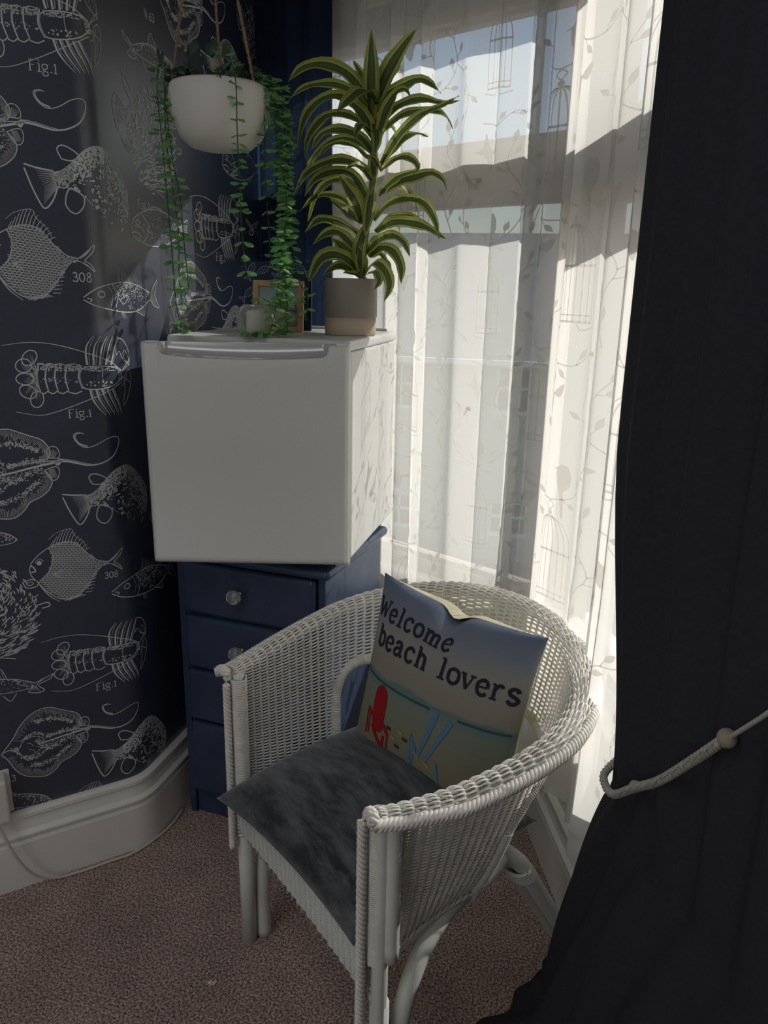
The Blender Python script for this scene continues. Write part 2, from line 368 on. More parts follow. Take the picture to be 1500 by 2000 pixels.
# lettering: slab serif strokes in a box of x-height 1
def glyph(ch):
    """list of (points, width scale, smooth)"""
    T, t = 1.0, .55
    def serif(x, y, w=.42): return ([(x-w/2, y), (x+w/2, y)], .6, False)
    g = {
     'W': ([([(0, 1.4), (.38, 0)], T, 0), ([(.38, 0), (.68, 1.2)], t, 0), ([(.68, 1.2), (1.0, 0)], T, 0), ([(1.0, 0), (1.36, 1.4)], t, 0), serif(0, 1.4), serif(1.36, 1.4)], 1.45),
     'F': ([([(.1, 0), (.1, 1.4)], T, 0), ([(.1, 1.37), (.8, 1.37)], t, 0), ([(.1, .75), (.6, .75)], t, 0), serif(.1, 0)], .9),
     'N': ([([(.1, 0), (.1, 1.4)], t, 0), ([(.1, 1.4), (.8, 0)], T, 0), ([(.8, 0), (.8, 1.4)], t, 0)], 1.0),
     'e': ([([(.08, .52), (.8, .55)], t, 0), ([(.8, .55), (.72, .92), (.42, 1.02), (.1, .8), (.05, .45), (.2, .08), (.5, -.02), (.8, .16)], T, 1)], .9),
     'l': ([([(.3, 0), (.3, 1.45)], T, 0), serif(.3, 0, .6), ([(.05, 1.45), (.3, 1.45)], .6, 0)], .6),
     'i': ([([(.3, 0), (.3, 1.0)], T, 0), serif(.3, 0, .6), ([(.05, 1.0), (.3, 1.0)], .6, 0), ([(.28, 1.3), (.32, 1.42)], 1.2, 0)], .55),
     'c': ([([(.76, .74), (.7, .95), (.42, 1.02), (.12, .8), (.06, .45), (.2, .08), (.5, -.02), (.8, .18)], T, 1)], .9),
     'o': ([([(.45, 1.02), (.1, .82), (.04, .5), (.12, .15), (.45, -.02), (.8, .15), (.88, .5), (.8, .85), (.45, 1.02)], T, 1)], .95),
     'm': ([([(.2, 0), (.2, 1.0)], T, 0), serif(.2, 0), ([(0, 1), (.2, 1)], .6, 0), ([(.2, .7), (.42, .98), (.64, .9), (.7, .6), (.7, 0)], T, 1), serif(.7, 0), ([(.7, .7), (.92, .98), (1.14, .9), (1.2, .6), (1.2, 0)], T, 1), serif(1.2, 0)], 1.45),
     'b': ([([(.15, 0), (.15, 1.45)], T, 0), ([(-.08, 1.45), (.15, 1.45)], .6, 0), ([(.15, .75), (.4, 1.0), (.75, .88), (.85, .5), (.75, .1), (.42, -.02), (.15, .2)], T, 1)], .95),
     'a': ([([(.1, .8), (.3, 1.0), (.6, .97), (.7, .7), (.7, .15), (.92, 0)], T, 1), ([(.7, .58), (.3, .55), (.06, .28), (.2, .0), (.5, .06), (.7, .3)], .9, 1)], 1.0),
     'h': ([([(.2, 0), (.2, 1.45)], T, 0), ([(0, 1.45), (.2, 1.45)], .6, 0), serif(.2, 0), ([(.2, .7), (.45, 1.0), (.72, .9), (.8, .6), (.8, 0)], T, 1), serif(.8, 0)], 1.1),
     'v': ([([(.05, 1), (.42, 0)], T, 0), ([(.42, 0), (.8, 1)], t, 0), serif(.05, 1), serif(.8, 1)], .95),
     'r': ([([(.2, 0), (.2, 1.0)], T, 0), serif(.2, 0, .5), ([(0, 1), (.2, 1)], .6, 0), ([(.2, .65), (.4, .95), (.62, 1.0), (.74, .88)], T, 1)], .85),
     's': ([([(.7, .78), (.6, .97), (.35, 1.02), (.12, .85), (.2, .6), (.55, .45), (.74, .25), (.6, .02), (.3, -.02), (.1, .18)], T, 1)], .85),
     'g': ([([(.4, 1.0), (.1, .85), (.1, .5), (.4, .35), (.7, .5), (.7, .85), (.4, 1.0)], .8, 1), ([(.7, .9), (.9, 1.0)], .7, 0), ([(.3, .35), (.2, .15), (.7, .05), (.75, -.3), (.4, -.45), (.1, -.3), (.2, .0)], .8, 1)], .95),
     'x': ([([(.05, 1), (.75, 0)], T, 0), ([(.75, 1), (.05, 0)], t, 0)], .85),
     '.': ([([(.2, .0), (.2, .16)], 1.4, 0)], .4),
     '1': ([([(.3, 0), (.3, 1.2)], T, 0), ([(.1, .95), (.3, 1.2)], t, 0), serif(.3, 0, .5)], .6),
     '2': ([([(.08, .85), (.2, 1.15), (.55, 1.15), (.62, .8), (.3, .35), (.05, .03)], .9, 1), ([(.05, .03), (.7, .03)], .9, 0)], .8),
     '3': ([([(.08, 1.05), (.35, 1.2), (.62, 1.0), (.5, .7), (.3, .62)], .9, 1), ([(.3, .62), (.62, .5), (.65, .15), (.35, -.02), (.05, .15)], .9, 1)], .8),
     '0': ([([(.4, 1.2), (.1, .9), (.08, .35), (.4, -.02), (.7, .35), (.7, .9), (.4, 1.2)], .9, 1)], .85),
     '8': ([([(.4, 1.2), (.15, 1.0), (.3, .7), (.65, .45), (.6, .05), (.35, -.02), (.1, .15), (.2, .5), (.55, .75), (.62, 1.05), (.4, 1.2)], .8, 1)], .8),
     '6': ([([(.65, 1.1), (.3, 1.0), (.08, .5), (.15, .08), (.42, -.02), (.7, .2), (.6, .55), (.3, .6), (.1, .4)], .9, 1)], .8),
     ' ': ([], .6)}
    return g[ch]

def write(ink, text, x, y, h, w=.14, gap=.12):
    for ch in text:
        st, adv = glyph(ch)
        for pts, ws, sm in st: ink.line([(x+p[0]*h, y+p[1]*h) for p in pts], w*h*ws, smooth=bool(sm), n=4)
        x += (adv+gap)*h
    return x

# ================================================================== SETTING
F0 = np.array([-.508, -.122]); A1, A2 = R(45), R(88.5)
D1 = np.array([math.cos(A1), math.sin(A1)]); D2 = np.array([math.cos(A2), math.sin(A2)])
RC = .035                                   # soft plaster corner
_t = np.linspace(0, 1, 13)[:, None]
_bez = (F0-D1*RC)*(1-_t)**2 + 2*F0*_t*(1-_t) + (F0+D2*RC)*_t**2
CORN = np.array([.42, .34]); AP1, AP2 = R(-27.9), R(-70.8)
P1 = np.array([math.cos(AP1), math.sin(AP1)]); P2 = np.array([math.cos(AP2), math.sin(AP2)])
N1 = np.array([math.sin(AP1), -math.cos(AP1)]); N2 = np.array([math.sin(AP2), -math.cos(AP2)])   # into the room
# end of the return wall meets the first window wall
_s = np.linalg.solve(np.stack([D2, -P1], 1), CORN-F0); WEND = F0+D2*_s[0]; L1 = -_s[1]; U_END = _s[0]
WPATH = np.vstack([[F0-D1*3.0], _bez, [WEND]])
WPL = np.r_[0, np.cumsum(np.linalg.norm(np.diff(WPATH, axis=0), axis=1))]
U0 = (WPL[1]+WPL[-2])/2

def wall_pt(u, z, off=0.0):
    s = u+U0; x = np.interp(s, WPL, WPATH[:, 0]); y = np.interp(s, WPL, WPATH[:, 1])
    e = .004; d = np.array([np.interp(s+e, WPL, WPATH[:, 0])-np.interp(s-e, WPL, WPATH[:, 0]), np.interp(s+e, WPL, WPATH[:, 1])-np.interp(s-e, WPL, WPATH[:, 1])])
    d /= np.linalg.norm(d)+1e-9
    return (x+d[1]*off, y-d[0]*off, z)

CEIL = 2.6
BACK = [(-.508-2.12, -.122-2.12), (.1, -4.7), (2.0, -3.0)]
WALLR_END = CORN+P2*2.25
# floor and ceiling
_flp = [(p[0], p[1]) for p in WPATH] + [tuple(CORN), tuple(WALLR_END), BACK[2], BACK[1]]
def slab(name, z0, z1, mm):
    n = len(_flp); v = [(x, y, z0) for x, y in _flp]+[(x, y, z1) for x, y in _flp]
    f = [tuple(range(n)), tuple(range(n, 2*n))[::-1]]+[(i, i+n, (i+1) % n+n, (i+1) % n) for i in range(n)]
    o = mesh(name, v, f, mm, smooth=False); o['kind'] = 'structure'; return o
slab('floor', -.06, 0, m_carpet); slab('ceiling', CEIL, CEIL+.06, m_ceiling)

# papered wall, one mesh with thickness, rounded at the outer corner
def wall_sheet(name, path, z0, z1, mm, thick=.1, side=1):
    P = np.asarray(path, float); T = np.gradient(P, axis=0); T /= np.linalg.norm(T, axis=1)[:, None]; N = np.stack([-T[:, 1], T[:, 0]], 1)*side*thick
    n = len(P); v = []
    for z in (z0, z1): v += [(p[0], p[1], z) for p in P]
    for z in (z0, z1): v += [(p[0]+q[0], p[1]+q[1], z) for p, q in zip(P, N)]
    f = []
    for i in range(n-1):
        f += [(i, i+1, n+i+1, n+i), (2*n+i, 3*n+i, 3*n+i+1, 2*n+i+1), (n+i, n+i+1, 3*n+i+1, 3*n+i), (i, 2*n+i, 2*n+i+1, i+1)]
    f += [(0, n, 3*n, 2*n), (n-1, 3*n-1, 4*n-1, 2*n-1)]
    o = mesh(name, v, f, mm, smooth=False); o['kind'] = 'structure'; return o
wl = wall_sheet('wall_left', np.vstack([WPATH[:1], WPATH[:1]*.4+WPATH[1:2]*.6, WPATH[1:]]), 0, CEIL, m_wallpaper)
wall_sheet('wall_rear', [BACK[1], (BACK[0][0], BACK[0][1])][::-1], 0, CEIL, m_cream_wall, side=-1)
wall_sheet('wall_back', [BACK[1], BACK[2]], 0, CEIL, m_cream_wall, side=-1)
wall_sheet('wall_right', [tuple(WALLR_END), BACK[2]], 0, CEIL, m_cream_wall, side=1)

# window walls: below the sill and above the head
ZS, ZH = .56, 2.10
def seg_wall(name, a, b, z0, z1, mm, thick=.16):
    return wall_sheet(name, [tuple(a), tuple(b)], z0, z1, mm, thick, 1)
seg_wall('wall_bay_1', WEND, CORN, 0, ZS, m_white_paint); seg_wall('wall_bay_2', CORN, WALLR_END, 0, ZS, m_white_paint)
seg_wall('wall_bay_3', WEND, CORN, ZH, CEIL, m_cream_wall); seg_wall('wall_bay_4', CORN, WALLR_END, ZH, CEIL, m_cream_wall)
# skirting boards
SK = [(0, 0), (.024, 0), (.024, .118), (.021, .126), (.021, .132), (.026, .137), (.026, .142), (.016, .150), (.0125, .165), (.012, .176), (.016, .181), (.016, .190), (.008, .195), (0, .196)]
b_ = sweep('baseboard_left', np.vstack([WPATH[:1], WPATH[:1]*.3+WPATH[1:2]*.7, WPATH[1:]]), SK, m_white_paint); b_['kind'] = 'structure'
b_ = sweep('baseboard_bay_1', [tuple(WEND), tuple((WEND+CORN)/2), tuple(CORN)], SK, m_white_paint); b_['kind'] = 'structure'
b_ = sweep('baseboard_bay_2', [tuple(CORN), tuple((WALLR_END+CORN)/2), tuple(WALLR_END)], SK, m_white_paint); b_['kind'] = 'structure'
# inner sill boards
for i, (a, b) in enumerate(((WEND, CORN), (CORN, WALLR_END))):
    o = sweep('trim_%d' % (i+1), [tuple(a), tuple((a+b)/2), tuple(b)], [(-.10, .545), (.020, .545), (.026, .552), (.026, .562), (.020, .568), (-.10, .568)], m_white_paint); o['kind'] = 'structure'

# windows: frame bars in one structural mesh, each pane of glass a child
def window(name, org, d, nrm, a0, a1, ztr):
    """bars in the plane through org along d; opening a0..a1; glass set back from the room"""
    dep0, dep1 = -.075, -.005
    bars = [(a0-.055, a0, .558, ZH), (a1, a1+.055, .558, ZH), (a0, a1, .558, .612), (a0, a1, ztr[0], ztr[1]), (a0, a1, ztr[2], ZH)]
    v, f = [], []
    def bx(s0, s1, z0, z1, q0, q1):
        b = len(v)
        for q in (q0, q1):
            for z in (z0, z1):
                for s in (s0, s1):
                    p = org+d*s+nrm*q; v.append((p[0], p[1], z))
        f.extend([(b+i for i in q) for q in ((0, 1, 3, 2), (4, 6, 7, 5), (0, 4, 5, 1), (2, 3, 7, 6), (0, 2, 6, 4), (1, 5, 7, 3))])
    for (s0, s1, z0, z1) in bars:
        bx(s0, s1, z0, z1, dep0, dep1)
    # thin glazing beads around each light
    for (z0, z1) in ((.612, ztr[0]), (ztr[1], ztr[2])):
        g = .012
        for q in ((a0, a0+g, z0, z1), (a1-g, a1, z0, z1), (a0, a1, z0, z0+g), (a0, a1, z1-g, z1)): bx(*q, dep0+.02, dep1-.018)
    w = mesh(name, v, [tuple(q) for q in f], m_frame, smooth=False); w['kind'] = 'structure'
    for (z0, z1) in ((.60, ztr[0]+.01), (ztr[1]-.01, ztr[2]+.01)):
        q0 = org+d*(a0-.01)+nrm*-.042; q1 = org+d*(a1+.01)+nrm*-.042
        mesh('pane', [(q0[0], q0[1], z0), (q1[0], q1[1], z0), (q1[0], q1[1], z1), (q0[0], q0[1], z1)], [(0, 1, 2, 3)], m_pane, w, smooth=False)
    return w
window('window_1', CORN, -P1, N1, .012, L1-.10, (1.603, 1.733, 2.017))
window('window_2', CORN, P2, N2, .155, 1.9, (1.575, 1.72, 2.017))
# bay post between the two windows and the end jambs
def post(name, pts, mm):
    n = len(pts); v = [(p[0], p[1], z) for z in (ZS, ZH) for p in pts]
    f = [tuple(range(n)), tuple(range(n, 2*n))[::-1]]+[(i, i+n, (i+1) % n+n, (i+1) % n) for i in range(n)]
    o = mesh(name, v, f, mm, smooth=False); o['kind'] = 'structure'
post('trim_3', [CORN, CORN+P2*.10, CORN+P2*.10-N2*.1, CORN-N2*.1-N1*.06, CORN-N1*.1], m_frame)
post('trim_4', [WEND, WEND+P1*.045, WEND+P1*.045-N1*.12, WEND-N1*.12], m_white_paint)
_e = CORN+P2*1.955
post('trim_5', [_e, WALLR_END, WALLR_END-N2*.12, _e-N2*.12], m_white_paint)

# ------------------------------------------------------------------ wallpaper print: line drawings of sea creatures
SCL = 1.0
class Motif:
    """drawn in picture-like coordinates (y down); anchors a, b; stored as complex numbers relative to a->b"""
    def __init__(s, a, b, xs=1.0): s.xs = xs; s.a = complex(a[0]*xs, -a[1]); s.d = complex(b[0]*xs, -b[1])-s.a; s.ink = Ink(); s.len = abs(s.d)
    def q(s, p): z = (complex(p[0]*s.xs, -p[1])-s.a)/s.d; return (z.real, z.imag)
    def line(s, pts, w, w1=None, wm=None, n=6, smooth=True): s.ink.line([s.q(p) for p in pts], w/s.len, None if w1 is None else w1/s.len, n, smooth, None if wm is None else wm/s.len)
    def loop(s, pts, w, n=6): s.line(list(pts)+[pts[0]], w, n=n)
    def dots(s, poly, n, r, dens=None):
        A = np.asarray(poly, float); lo, hi = A.min(0), A.max(0)
        for _ in range(n):
            p = (random.uniform(lo[0], hi[0]), random.uniform(lo[1], hi[1]))
            if inside(p, poly) and (dens is None or random.random() < dens(p)): s.ink.dot(s.q(p), r*random.uniform(.6, 1.4)/s.len, 4)
    def fill(s, pts): s.ink.poly([s.q(p) for p in pts], True, 3)

def lobster():
    m = Motif((125, 370), (880, 340)); w = 7
    for c, rx, ry, a in (((215, 225), 60, 42, .9), ((175, 280), 52, 46, .4), ((180, 372), 58, 40, 0), ((195, 462), 58, 44, -.5), ((252, 515), 44, 58, -.2)):
        pts = [(c[0]+rx*math.cos(t)*math.cos(a)+ry*math.sin(t)*math.sin(a), c[1]-rx*math.cos(t)*math.sin(a)+ry*math.sin(t)*math.cos(a)) for t in np.linspace(0, 2*PI, 9)[:-1]]
        m.loop(pts, w, 4)
        for k in range(7): m.line([(262, 300+random.uniform(0, 130)), (c[0]+random.uniform(-20, 25), c[1]+random.uniform(-25, 25))], 2.5, 1)
    for i, (x, h0, h1) in enumerate(((262, 275, 462), (318, 268, 470), (380, 262, 468), (450, 268, 455), (548, 272, 440))):
        m.line([(x+8, h0), (x-6, (h0+h1)/2), (x+14, h1)], w, wm=w*1.5)
    for x0, x1 in ((262, 318), (320, 380), (384, 448), (452, 548)):
        m.line([(x0+6, 460), ((x0+x1)/2+8, 474), (x1+8, 456)], w); m.line([(x0, 278), ((x0+x1)/2, 262), (x1, 274)], w*.8)
    m.dots([(262, 262), (548, 266), (548, 312), (262, 310)], 170, 5.5); m.dots([(270, 360), (540, 360), (540, 400), (270, 400)], 30, 5)
    m.line([(556, 300), (540, 360), (562, 425), (600, 442), (700, 440), (800, 415), (870, 370), (885, 345), (865, 300), (800, 282), (690, 276), (600, 280), (556, 300)], w, wm=w*1.3)
    m.line([(712, 280), (702, 350), (722, 436)], 4); m.dots([(570, 280), (850, 285), (840, 310), (570, 315)], 130, 5); m.dots([(580, 390), (840, 380), (800, 420), (600, 435)], 30, 7)
    m.line([(548, 290), (536, 360), (560, 432)], 14)
    for k in range(5):
        x = 598+44*k
        m.line([(x, 268), (x-8+8*k, 200), (x+12*k, 130), (x+48+8*k, 60)], 15, 3, 12, n=7); m.line([(x+16, 262), (x+14+8*k, 190), (x+26+10*k, 125), (x+58+8*k, 66)], 4, 2)
        x = 612+42*k
        m.line([(x, 446), (x+14+4*k, 510), (x+48+4*k, 570), (x+110-6*k, 640)], 15, 3, 12, n=7); m.line([(x+14, 444), (x+30+4*k, 505), (x+66+2*k, 560), (x+116-6*k, 622)], 4, 2)
    m.line([(875, 305), (760, 240), (620, 190), (480, 150), (330, 122), (190, 122), (45, 146)], 7, 3); m.line([(870, 402), (740, 460), (600, 520), (420, 590), (270, 628), (110, 602)], 7, 3)
    m.line([(885, 330), (930, 285), (995, 235)], 6); m.line([(880, 352), (930, 372), (990, 405)], 6); m.line([(870, 345), (930, 300), (1000, 268)], 4)
    m.loop([(835, 200), (838, 120), (868, 76), (925, 92), (975, 145), (996, 215), (985, 268), (940, 245), (900, 215), (868, 170)], 6); m.loop([(915, 180), (945, 165), (985, 230), (975, 255), (935, 230)], 4)
    m.loop([(940, 330), (985, 310), (1004, 370), (985, 460), (940, 540), (900, 575), (905, 520), (925, 450), (915, 390)], 6); m.line([(880, 430), (925, 400), (965, 330)], 4)
    m.dots([(850, 310), (890, 300), (895, 385), (850, 395)], 40, 6)
    return m

def stingray():
    m = Motif((10, 1180), (590, 1000)); w = 6
    upper = [(10, 1180), (70, 1060), (100, 970), (150, 890), (215, 840), (280, 825), (340, 838), (400, 855), (470, 875), (510, 915), (525, 955), (508, 1000)]
    lower = [(10, 1180), (60, 1225), (115, 1300), (165, 1345), (220, 1368), (290, 1376), (350, 1368), (400, 1320), (430, 1268), (490, 1230), (535, 1180), (546, 1120), (500, 1060)]
    m.line(upper, w); m.line(lower, w)
    cx, cy = 300, 1090
    for P, k in ((spline(upper, 7), 1), (spline(lower, 7), 1)):
        for i, p in enumerate(P[6:]):
            f = random.uniform(.10, .26); q = (p[0]+(cx-p[0])*f, p[1]+(cy-p[1])*f); p2 = (p[0]+(cx-p[0])*.02, p[1]+(cy-p[1])*.02)
            m.line([p2, q], 1.5, 2.5)
    def band(c, n, spread, r=4.5):
        P = spline(c, 14)
        for _ in range(n):
            p = P[random.randrange(len(P))]; m.ink.dot(m.q((p[0]+random.gauss(0, spread), p[1]+random.gauss(0, spread))), r*random.uniform(.5, 1.3)/m.len, 4)
    band([(200, 940), (260, 920), (330, 915), (400, 925), (455, 945)], 190, 9)
    band([(290, 1055), (350, 1030), (420, 1012), (500, 1003)], 170, 9); band([(240, 1080), (270, 1110), (330, 1130), (400, 1095), (470, 1060)], 150, 12)
    band([(225, 1278), (300, 1272), (370, 1235), (420, 1190), (470, 1130)], 200, 9); band([(150, 1205), (200, 1222), (250, 1205), (320, 1150), (400, 1110)], 180, 9)
    band([(140, 1080), (170, 1045), (215, 1025), (270, 1040)], 90, 7); band([(110, 1130), (105, 1160), (140, 1190)], 60, 6)
    m.line([(250, 1110), (330, 1085), (430, 1050), (590, 1000)], 9, 14); m.line([(300, 1060), (430, 1020), (590, 996)], 4, 6)
    m.loop([(130, 1110), (150, 1070), (210, 1050), (270, 1065), (285, 1100), (250, 1170), (190, 1205), (140, 1190), (120, 1150)], 3.5)
    for a in ((170, 1100), (190, 1150), (215, 1090), (235, 1130)): m.line([a, (a[0]+30, a[1]+8), (a[0]+45, a[1]+28)], 3)
    m.line([(20, 1168), (60, 1150), (100, 1160)], 5, 9); m.line([(60, 1130), (100, 1160), (120, 1190)], 4)
    m.loop([(515, 985), (505, 935), (530, 912), (560, 918), (578, 950), (572, 980)], 5); m.loop([(500, 1062), (545, 1040), (578, 1042), (586, 1085), (570, 1118), (540, 1118)], 5)
    for k in range(9): m.line([(524+3*k, 985), (512+7*k, 930+abs(k-4)*4)], 1.6); m.line([(520+4*k, 1050), (535+5*k, 1110-abs(k-4)*3)], 1.6)
    tail = [(575, 1000), (640, 1000), (700, 1010), (760, 1016), (830, 1000), (900, 955), (936, 890), (938, 838), (905, 825), (850, 845), (790, 885), (735, 905), (690, 890), (658, 855), (655, 828), (680, 815), (712, 820)]
    m.line(tail, 13, 5, 5); m.line([(575, 985), (650, 990), (720, 1003), (770, 1008)], 4, 3); m.line([(740, 898), (690, 882), (664, 850), (666, 828), (692, 818)], 9, 3)
    m.fill([(545, 1012), (580, 985), (608, 990), (590, 1012), (575, 1030)])
    return m

def trout():
    m = Motif((285, 930), (660, 1020)); w = 6
    top = [(280, 912), (320, 908), (365, 885), (420, 845), (470, 825), (530, 828), (580, 862), (625, 925), (655, 980), (664, 1020), (655, 1075)]
    m.line(top[:7], 7, 5); m.line(top[6:], 5, 6)
    m.line([(290, 905), (230, 888), (185, 870)], w); m.line([(183, 885), (195, 960), (212, 1025), (228, 1042), (262, 1015), (295, 965)], w)
    for k in range(16): m.line([(292, 908+4*k), (240-8*abs(k-8)*.3, 890+9*k)], 2.5, 1)
    m.loop([(333, 862), (325, 825), (345, 812), (375, 825), (403, 855), (370, 872)], 5); m.loop([(318, 1062), (308, 1030), (328, 985), (352, 978), (378, 1000), (388, 1022), (372, 1055), (342, 1074)], 5); m.line([(290, 968), (340, 976), (388, 1010), (420, 1050)], 3, 2)
    m.loop([(530, 945), (555, 942), (578, 965), (572, 1015), (550, 1030), (532, 1000)], 4)
    bot = [(290, 970), (340, 975), (385, 1000), (430, 1060), (490, 1120), (560, 1165), (620, 1150), (655, 1075)]
    P = [tuple(p) for p in spline(top, 4)]+[tuple(p) for p in spline(bot, 4)][::-1]
    T = spline(top, 6)
    def dens(p):
        d = np.hypot(T[:, 0]-p[0], T[:, 1]-p[1]).min(); return max(.05, 1.05-d/88)
    m.dots(P, 5200, 4.6, dens); m.dots(P, 160, 6)
    return m

def angel():
    m = Motif((58, 1112), (213, 1097)); w = 1.7
    top = [(58, 1112), (62, 1097), (74, 1080), (92, 1065), (112, 1055), (132, 1052), (150, 1060), (172, 1080), (192, 1093), (213, 1096)]
    low = [(58, 1112), (63, 1126), (76, 1140), (97, 1162), (122, 1177), (150, 1176), (170, 1155), (186, 1128), (200, 1106), (213, 1100)]
    m.line(top, w); m.line(low, w)
    body = [tuple(p) for p in spline(top[3:], 4)]+[tuple(p) for p in spline([(213, 1100)]+low[::-1][1:6]+[(80, 1140), (96, 1115), (100, 1088), (92, 1065)], 4)]
    j = 0; y = 1052
    while y < 1180:
        x = 78+(3.9 if j % 2 else 0)
        while x < 214:
            if inside((x, y), body):
                s = 1 if x < 185 else .6
                m.line([(x-3.6*s, y-2.6*s), (x+3.2*s, y-2.2*s), (x+3.6*s, y+2.2*s), (x-2.6*s, y+3.0*s)], 1.1, 1.0, n=3); m.ink.dot(m.q((x-1, y)), 1.15/m.len, 4)
            x += 7.8
        y += 4.5; j += 1
    for k in range(13):
        t = k/12; x = 92+70*t; y0 = np.interp(x, [92, 112, 132, 150, 172], [1065, 1055, 1052, 1060, 1080]); hgt = 15+15*math.sin(PI*min(1, t*1.5)) if t < .6 else 26*(1-t)+6
        m.line([(x, y0+4), (x+5, y0-hgt*.6), (x+8+3*t, y0-hgt)], 1.5, .8)
    m.line([(90, 1048), (104, 1034), (131, 1024), (140, 1038), (158, 1052), (168, 1068)], .8)
    m.line([(213, 1096), (225, 1084), (241, 1067), (238, 1080), (224, 1098)], 1.6); m.line([(213, 1100), (228, 1104), (244, 1115), (236, 1103), (224, 1098)], 1.6)
    for k in range(4): m.line([(216, 1096), (226+3*k, 1088-4*k)], .8); m.line([(216, 1100), (226+3*k, 1103+2*k)], .8)
    m.fill([(72, 1096), (76, 1093), (80, 1096), (80, 1101), (75, 1103), (71, 1100)]); m.line([(68, 1098), (75, 1089), (84, 1094)], 1.2)
    m.line([(60, 1104), (66, 1108), (70, 1116), (62, 1118)], 2.6); m.line([(92, 1065), (101, 1085), (97, 1115), (78, 1140)], 1.6)
    for k in range(5): m.line([(104, 1121+k), (120, 1114+4*k), (138, 1113+4.5*k)], 1.2)
    for k in range(10): m.line([(172+2*k, 1164-7*k), (186+1.2*k, 1162-7.5*k)], 1.6, .8)
    for k in range(6): m.line([(135+5*k, 1176-1.5*k), (148+5*k, 1178-1.5*k)], 1.6, .8)
    m.line([(76, 1140), (98, 1168), (122, 1184)], 2.6, 1)
    return m

def perch():
    m = Motif((440, 1560), (797, 1550), 1.45); w = 5
    top = [(440, 1558), (490, 1512), (560, 1487), (640, 1478), (710, 1492), (800, 1530)]; low = [(440, 1570), (480, 1598), (560, 1622), (650, 1632), (720, 1620), (797, 1566)]
    m.line(top, w); m.line(low, w); m.line([(452, 1562), (468, 1568), (462, 1580)], w)
    m.loop([(490, 1540), (502, 1526), (517, 1535), (514, 1552), (498, 1555)], 5); m.line([(555, 1490), (588, 1540), (572, 1605)], 5); m.line([(535, 1500), (555, 1545), (545, 1600)], 3)
    body = [tuple(p) for p in spline(top[2:], 4)]+[tuple(p) for p in spline(low[2:], 4)][::-1]
    m.dots(body, 800, 3.6, lambda p: max(.12, 1-(p[1]-1482)/115))
    for k in range(10): m.line([(595+9*k, 1482+k*k*.15), (600+9*k, 1405+6*k)], 3, 1.5)
    for k in range(6): m.line([(680+10*k, 1488+3*k), (702+11*k, 1440+10*k)], 2.5, 1.2)
    m.line([(800, 1530), (825, 1495), (852, 1458), (842, 1500), (832, 1540), (845, 1580), (858, 1612), (825, 1600), (795, 1568)], 4)
    for k in range(11): m.line([(800, 1532+3.4*k), (838, 1480+12*k)], 2, 1)
    m.line([(690, 1625), (725, 1642), (750, 1652), (757, 1620), (766, 1590)], 4); m.line([(600, 1570), (640, 1545), (650, 1560), (620, 1590), (600, 1570)], 4)
    for k in range(5): m.line([(600+4*k, 1628), (612+6*k, 1665)], 2.5, 1); m.line([(704+10*k, 1625-6*k), (725+8*k, 1645)], 1.6)
    return m

def piranha():
    m = Motif((680, 1200), (940, 1210), 1.85); w = 4.5
    top = [(680, 1196), (695, 1155), (735, 1122), (790, 1102), (850, 1112), (900, 1145), (938, 1190)]; low = [(680, 1200), (692, 1235), (735, 1266), (790, 1282), (850, 1278), (905, 1250), (938, 1220)]
    m.line(top, w); m.line(low, w); m.loop([(705, 1165), (716, 1156), (727, 1165), (718, 1178)], 4); m.line([(684, 1215), (705, 1212), (725, 1228), (715, 1250)], 5)
    for k in range(9): m.line([(690+4*k, 1222+3*k), (692+4*k, 1232+3*k)], 3)
    m.line([(740, 1125), (765, 1175), (760, 1225), (735, 1262)], 5); m.line([(700, 1180), (730, 1190), (745, 1215)], 4); m.line([(760, 1205), (785, 1225), (765, 1255)], 6, 2)
    body = [tuple(p) for p in spline(top, 4)]+[tuple(p) for p in spline(low, 4)][::-1]
    m.dots(body, 900, 2.6, lambda p: .85 if p[0] > 745 and p[1] < 1150 else .35 if p[0] > 745 else .18)
    m.line([(785, 1102), (800, 1090), (835, 1098), (850, 1112)], 4); m.line([(938, 1190), (985, 1150), (975, 1205), (990, 1255), (938, 1220)], 4)
    for k in range(8): m.line([(942, 1194+3*k), (978, 1160+11*k)], 2, 1); m.line([(840+7*k, 1280-4*k), (852+9*k, 1305-4*k)], 2.4, 1)
    return m

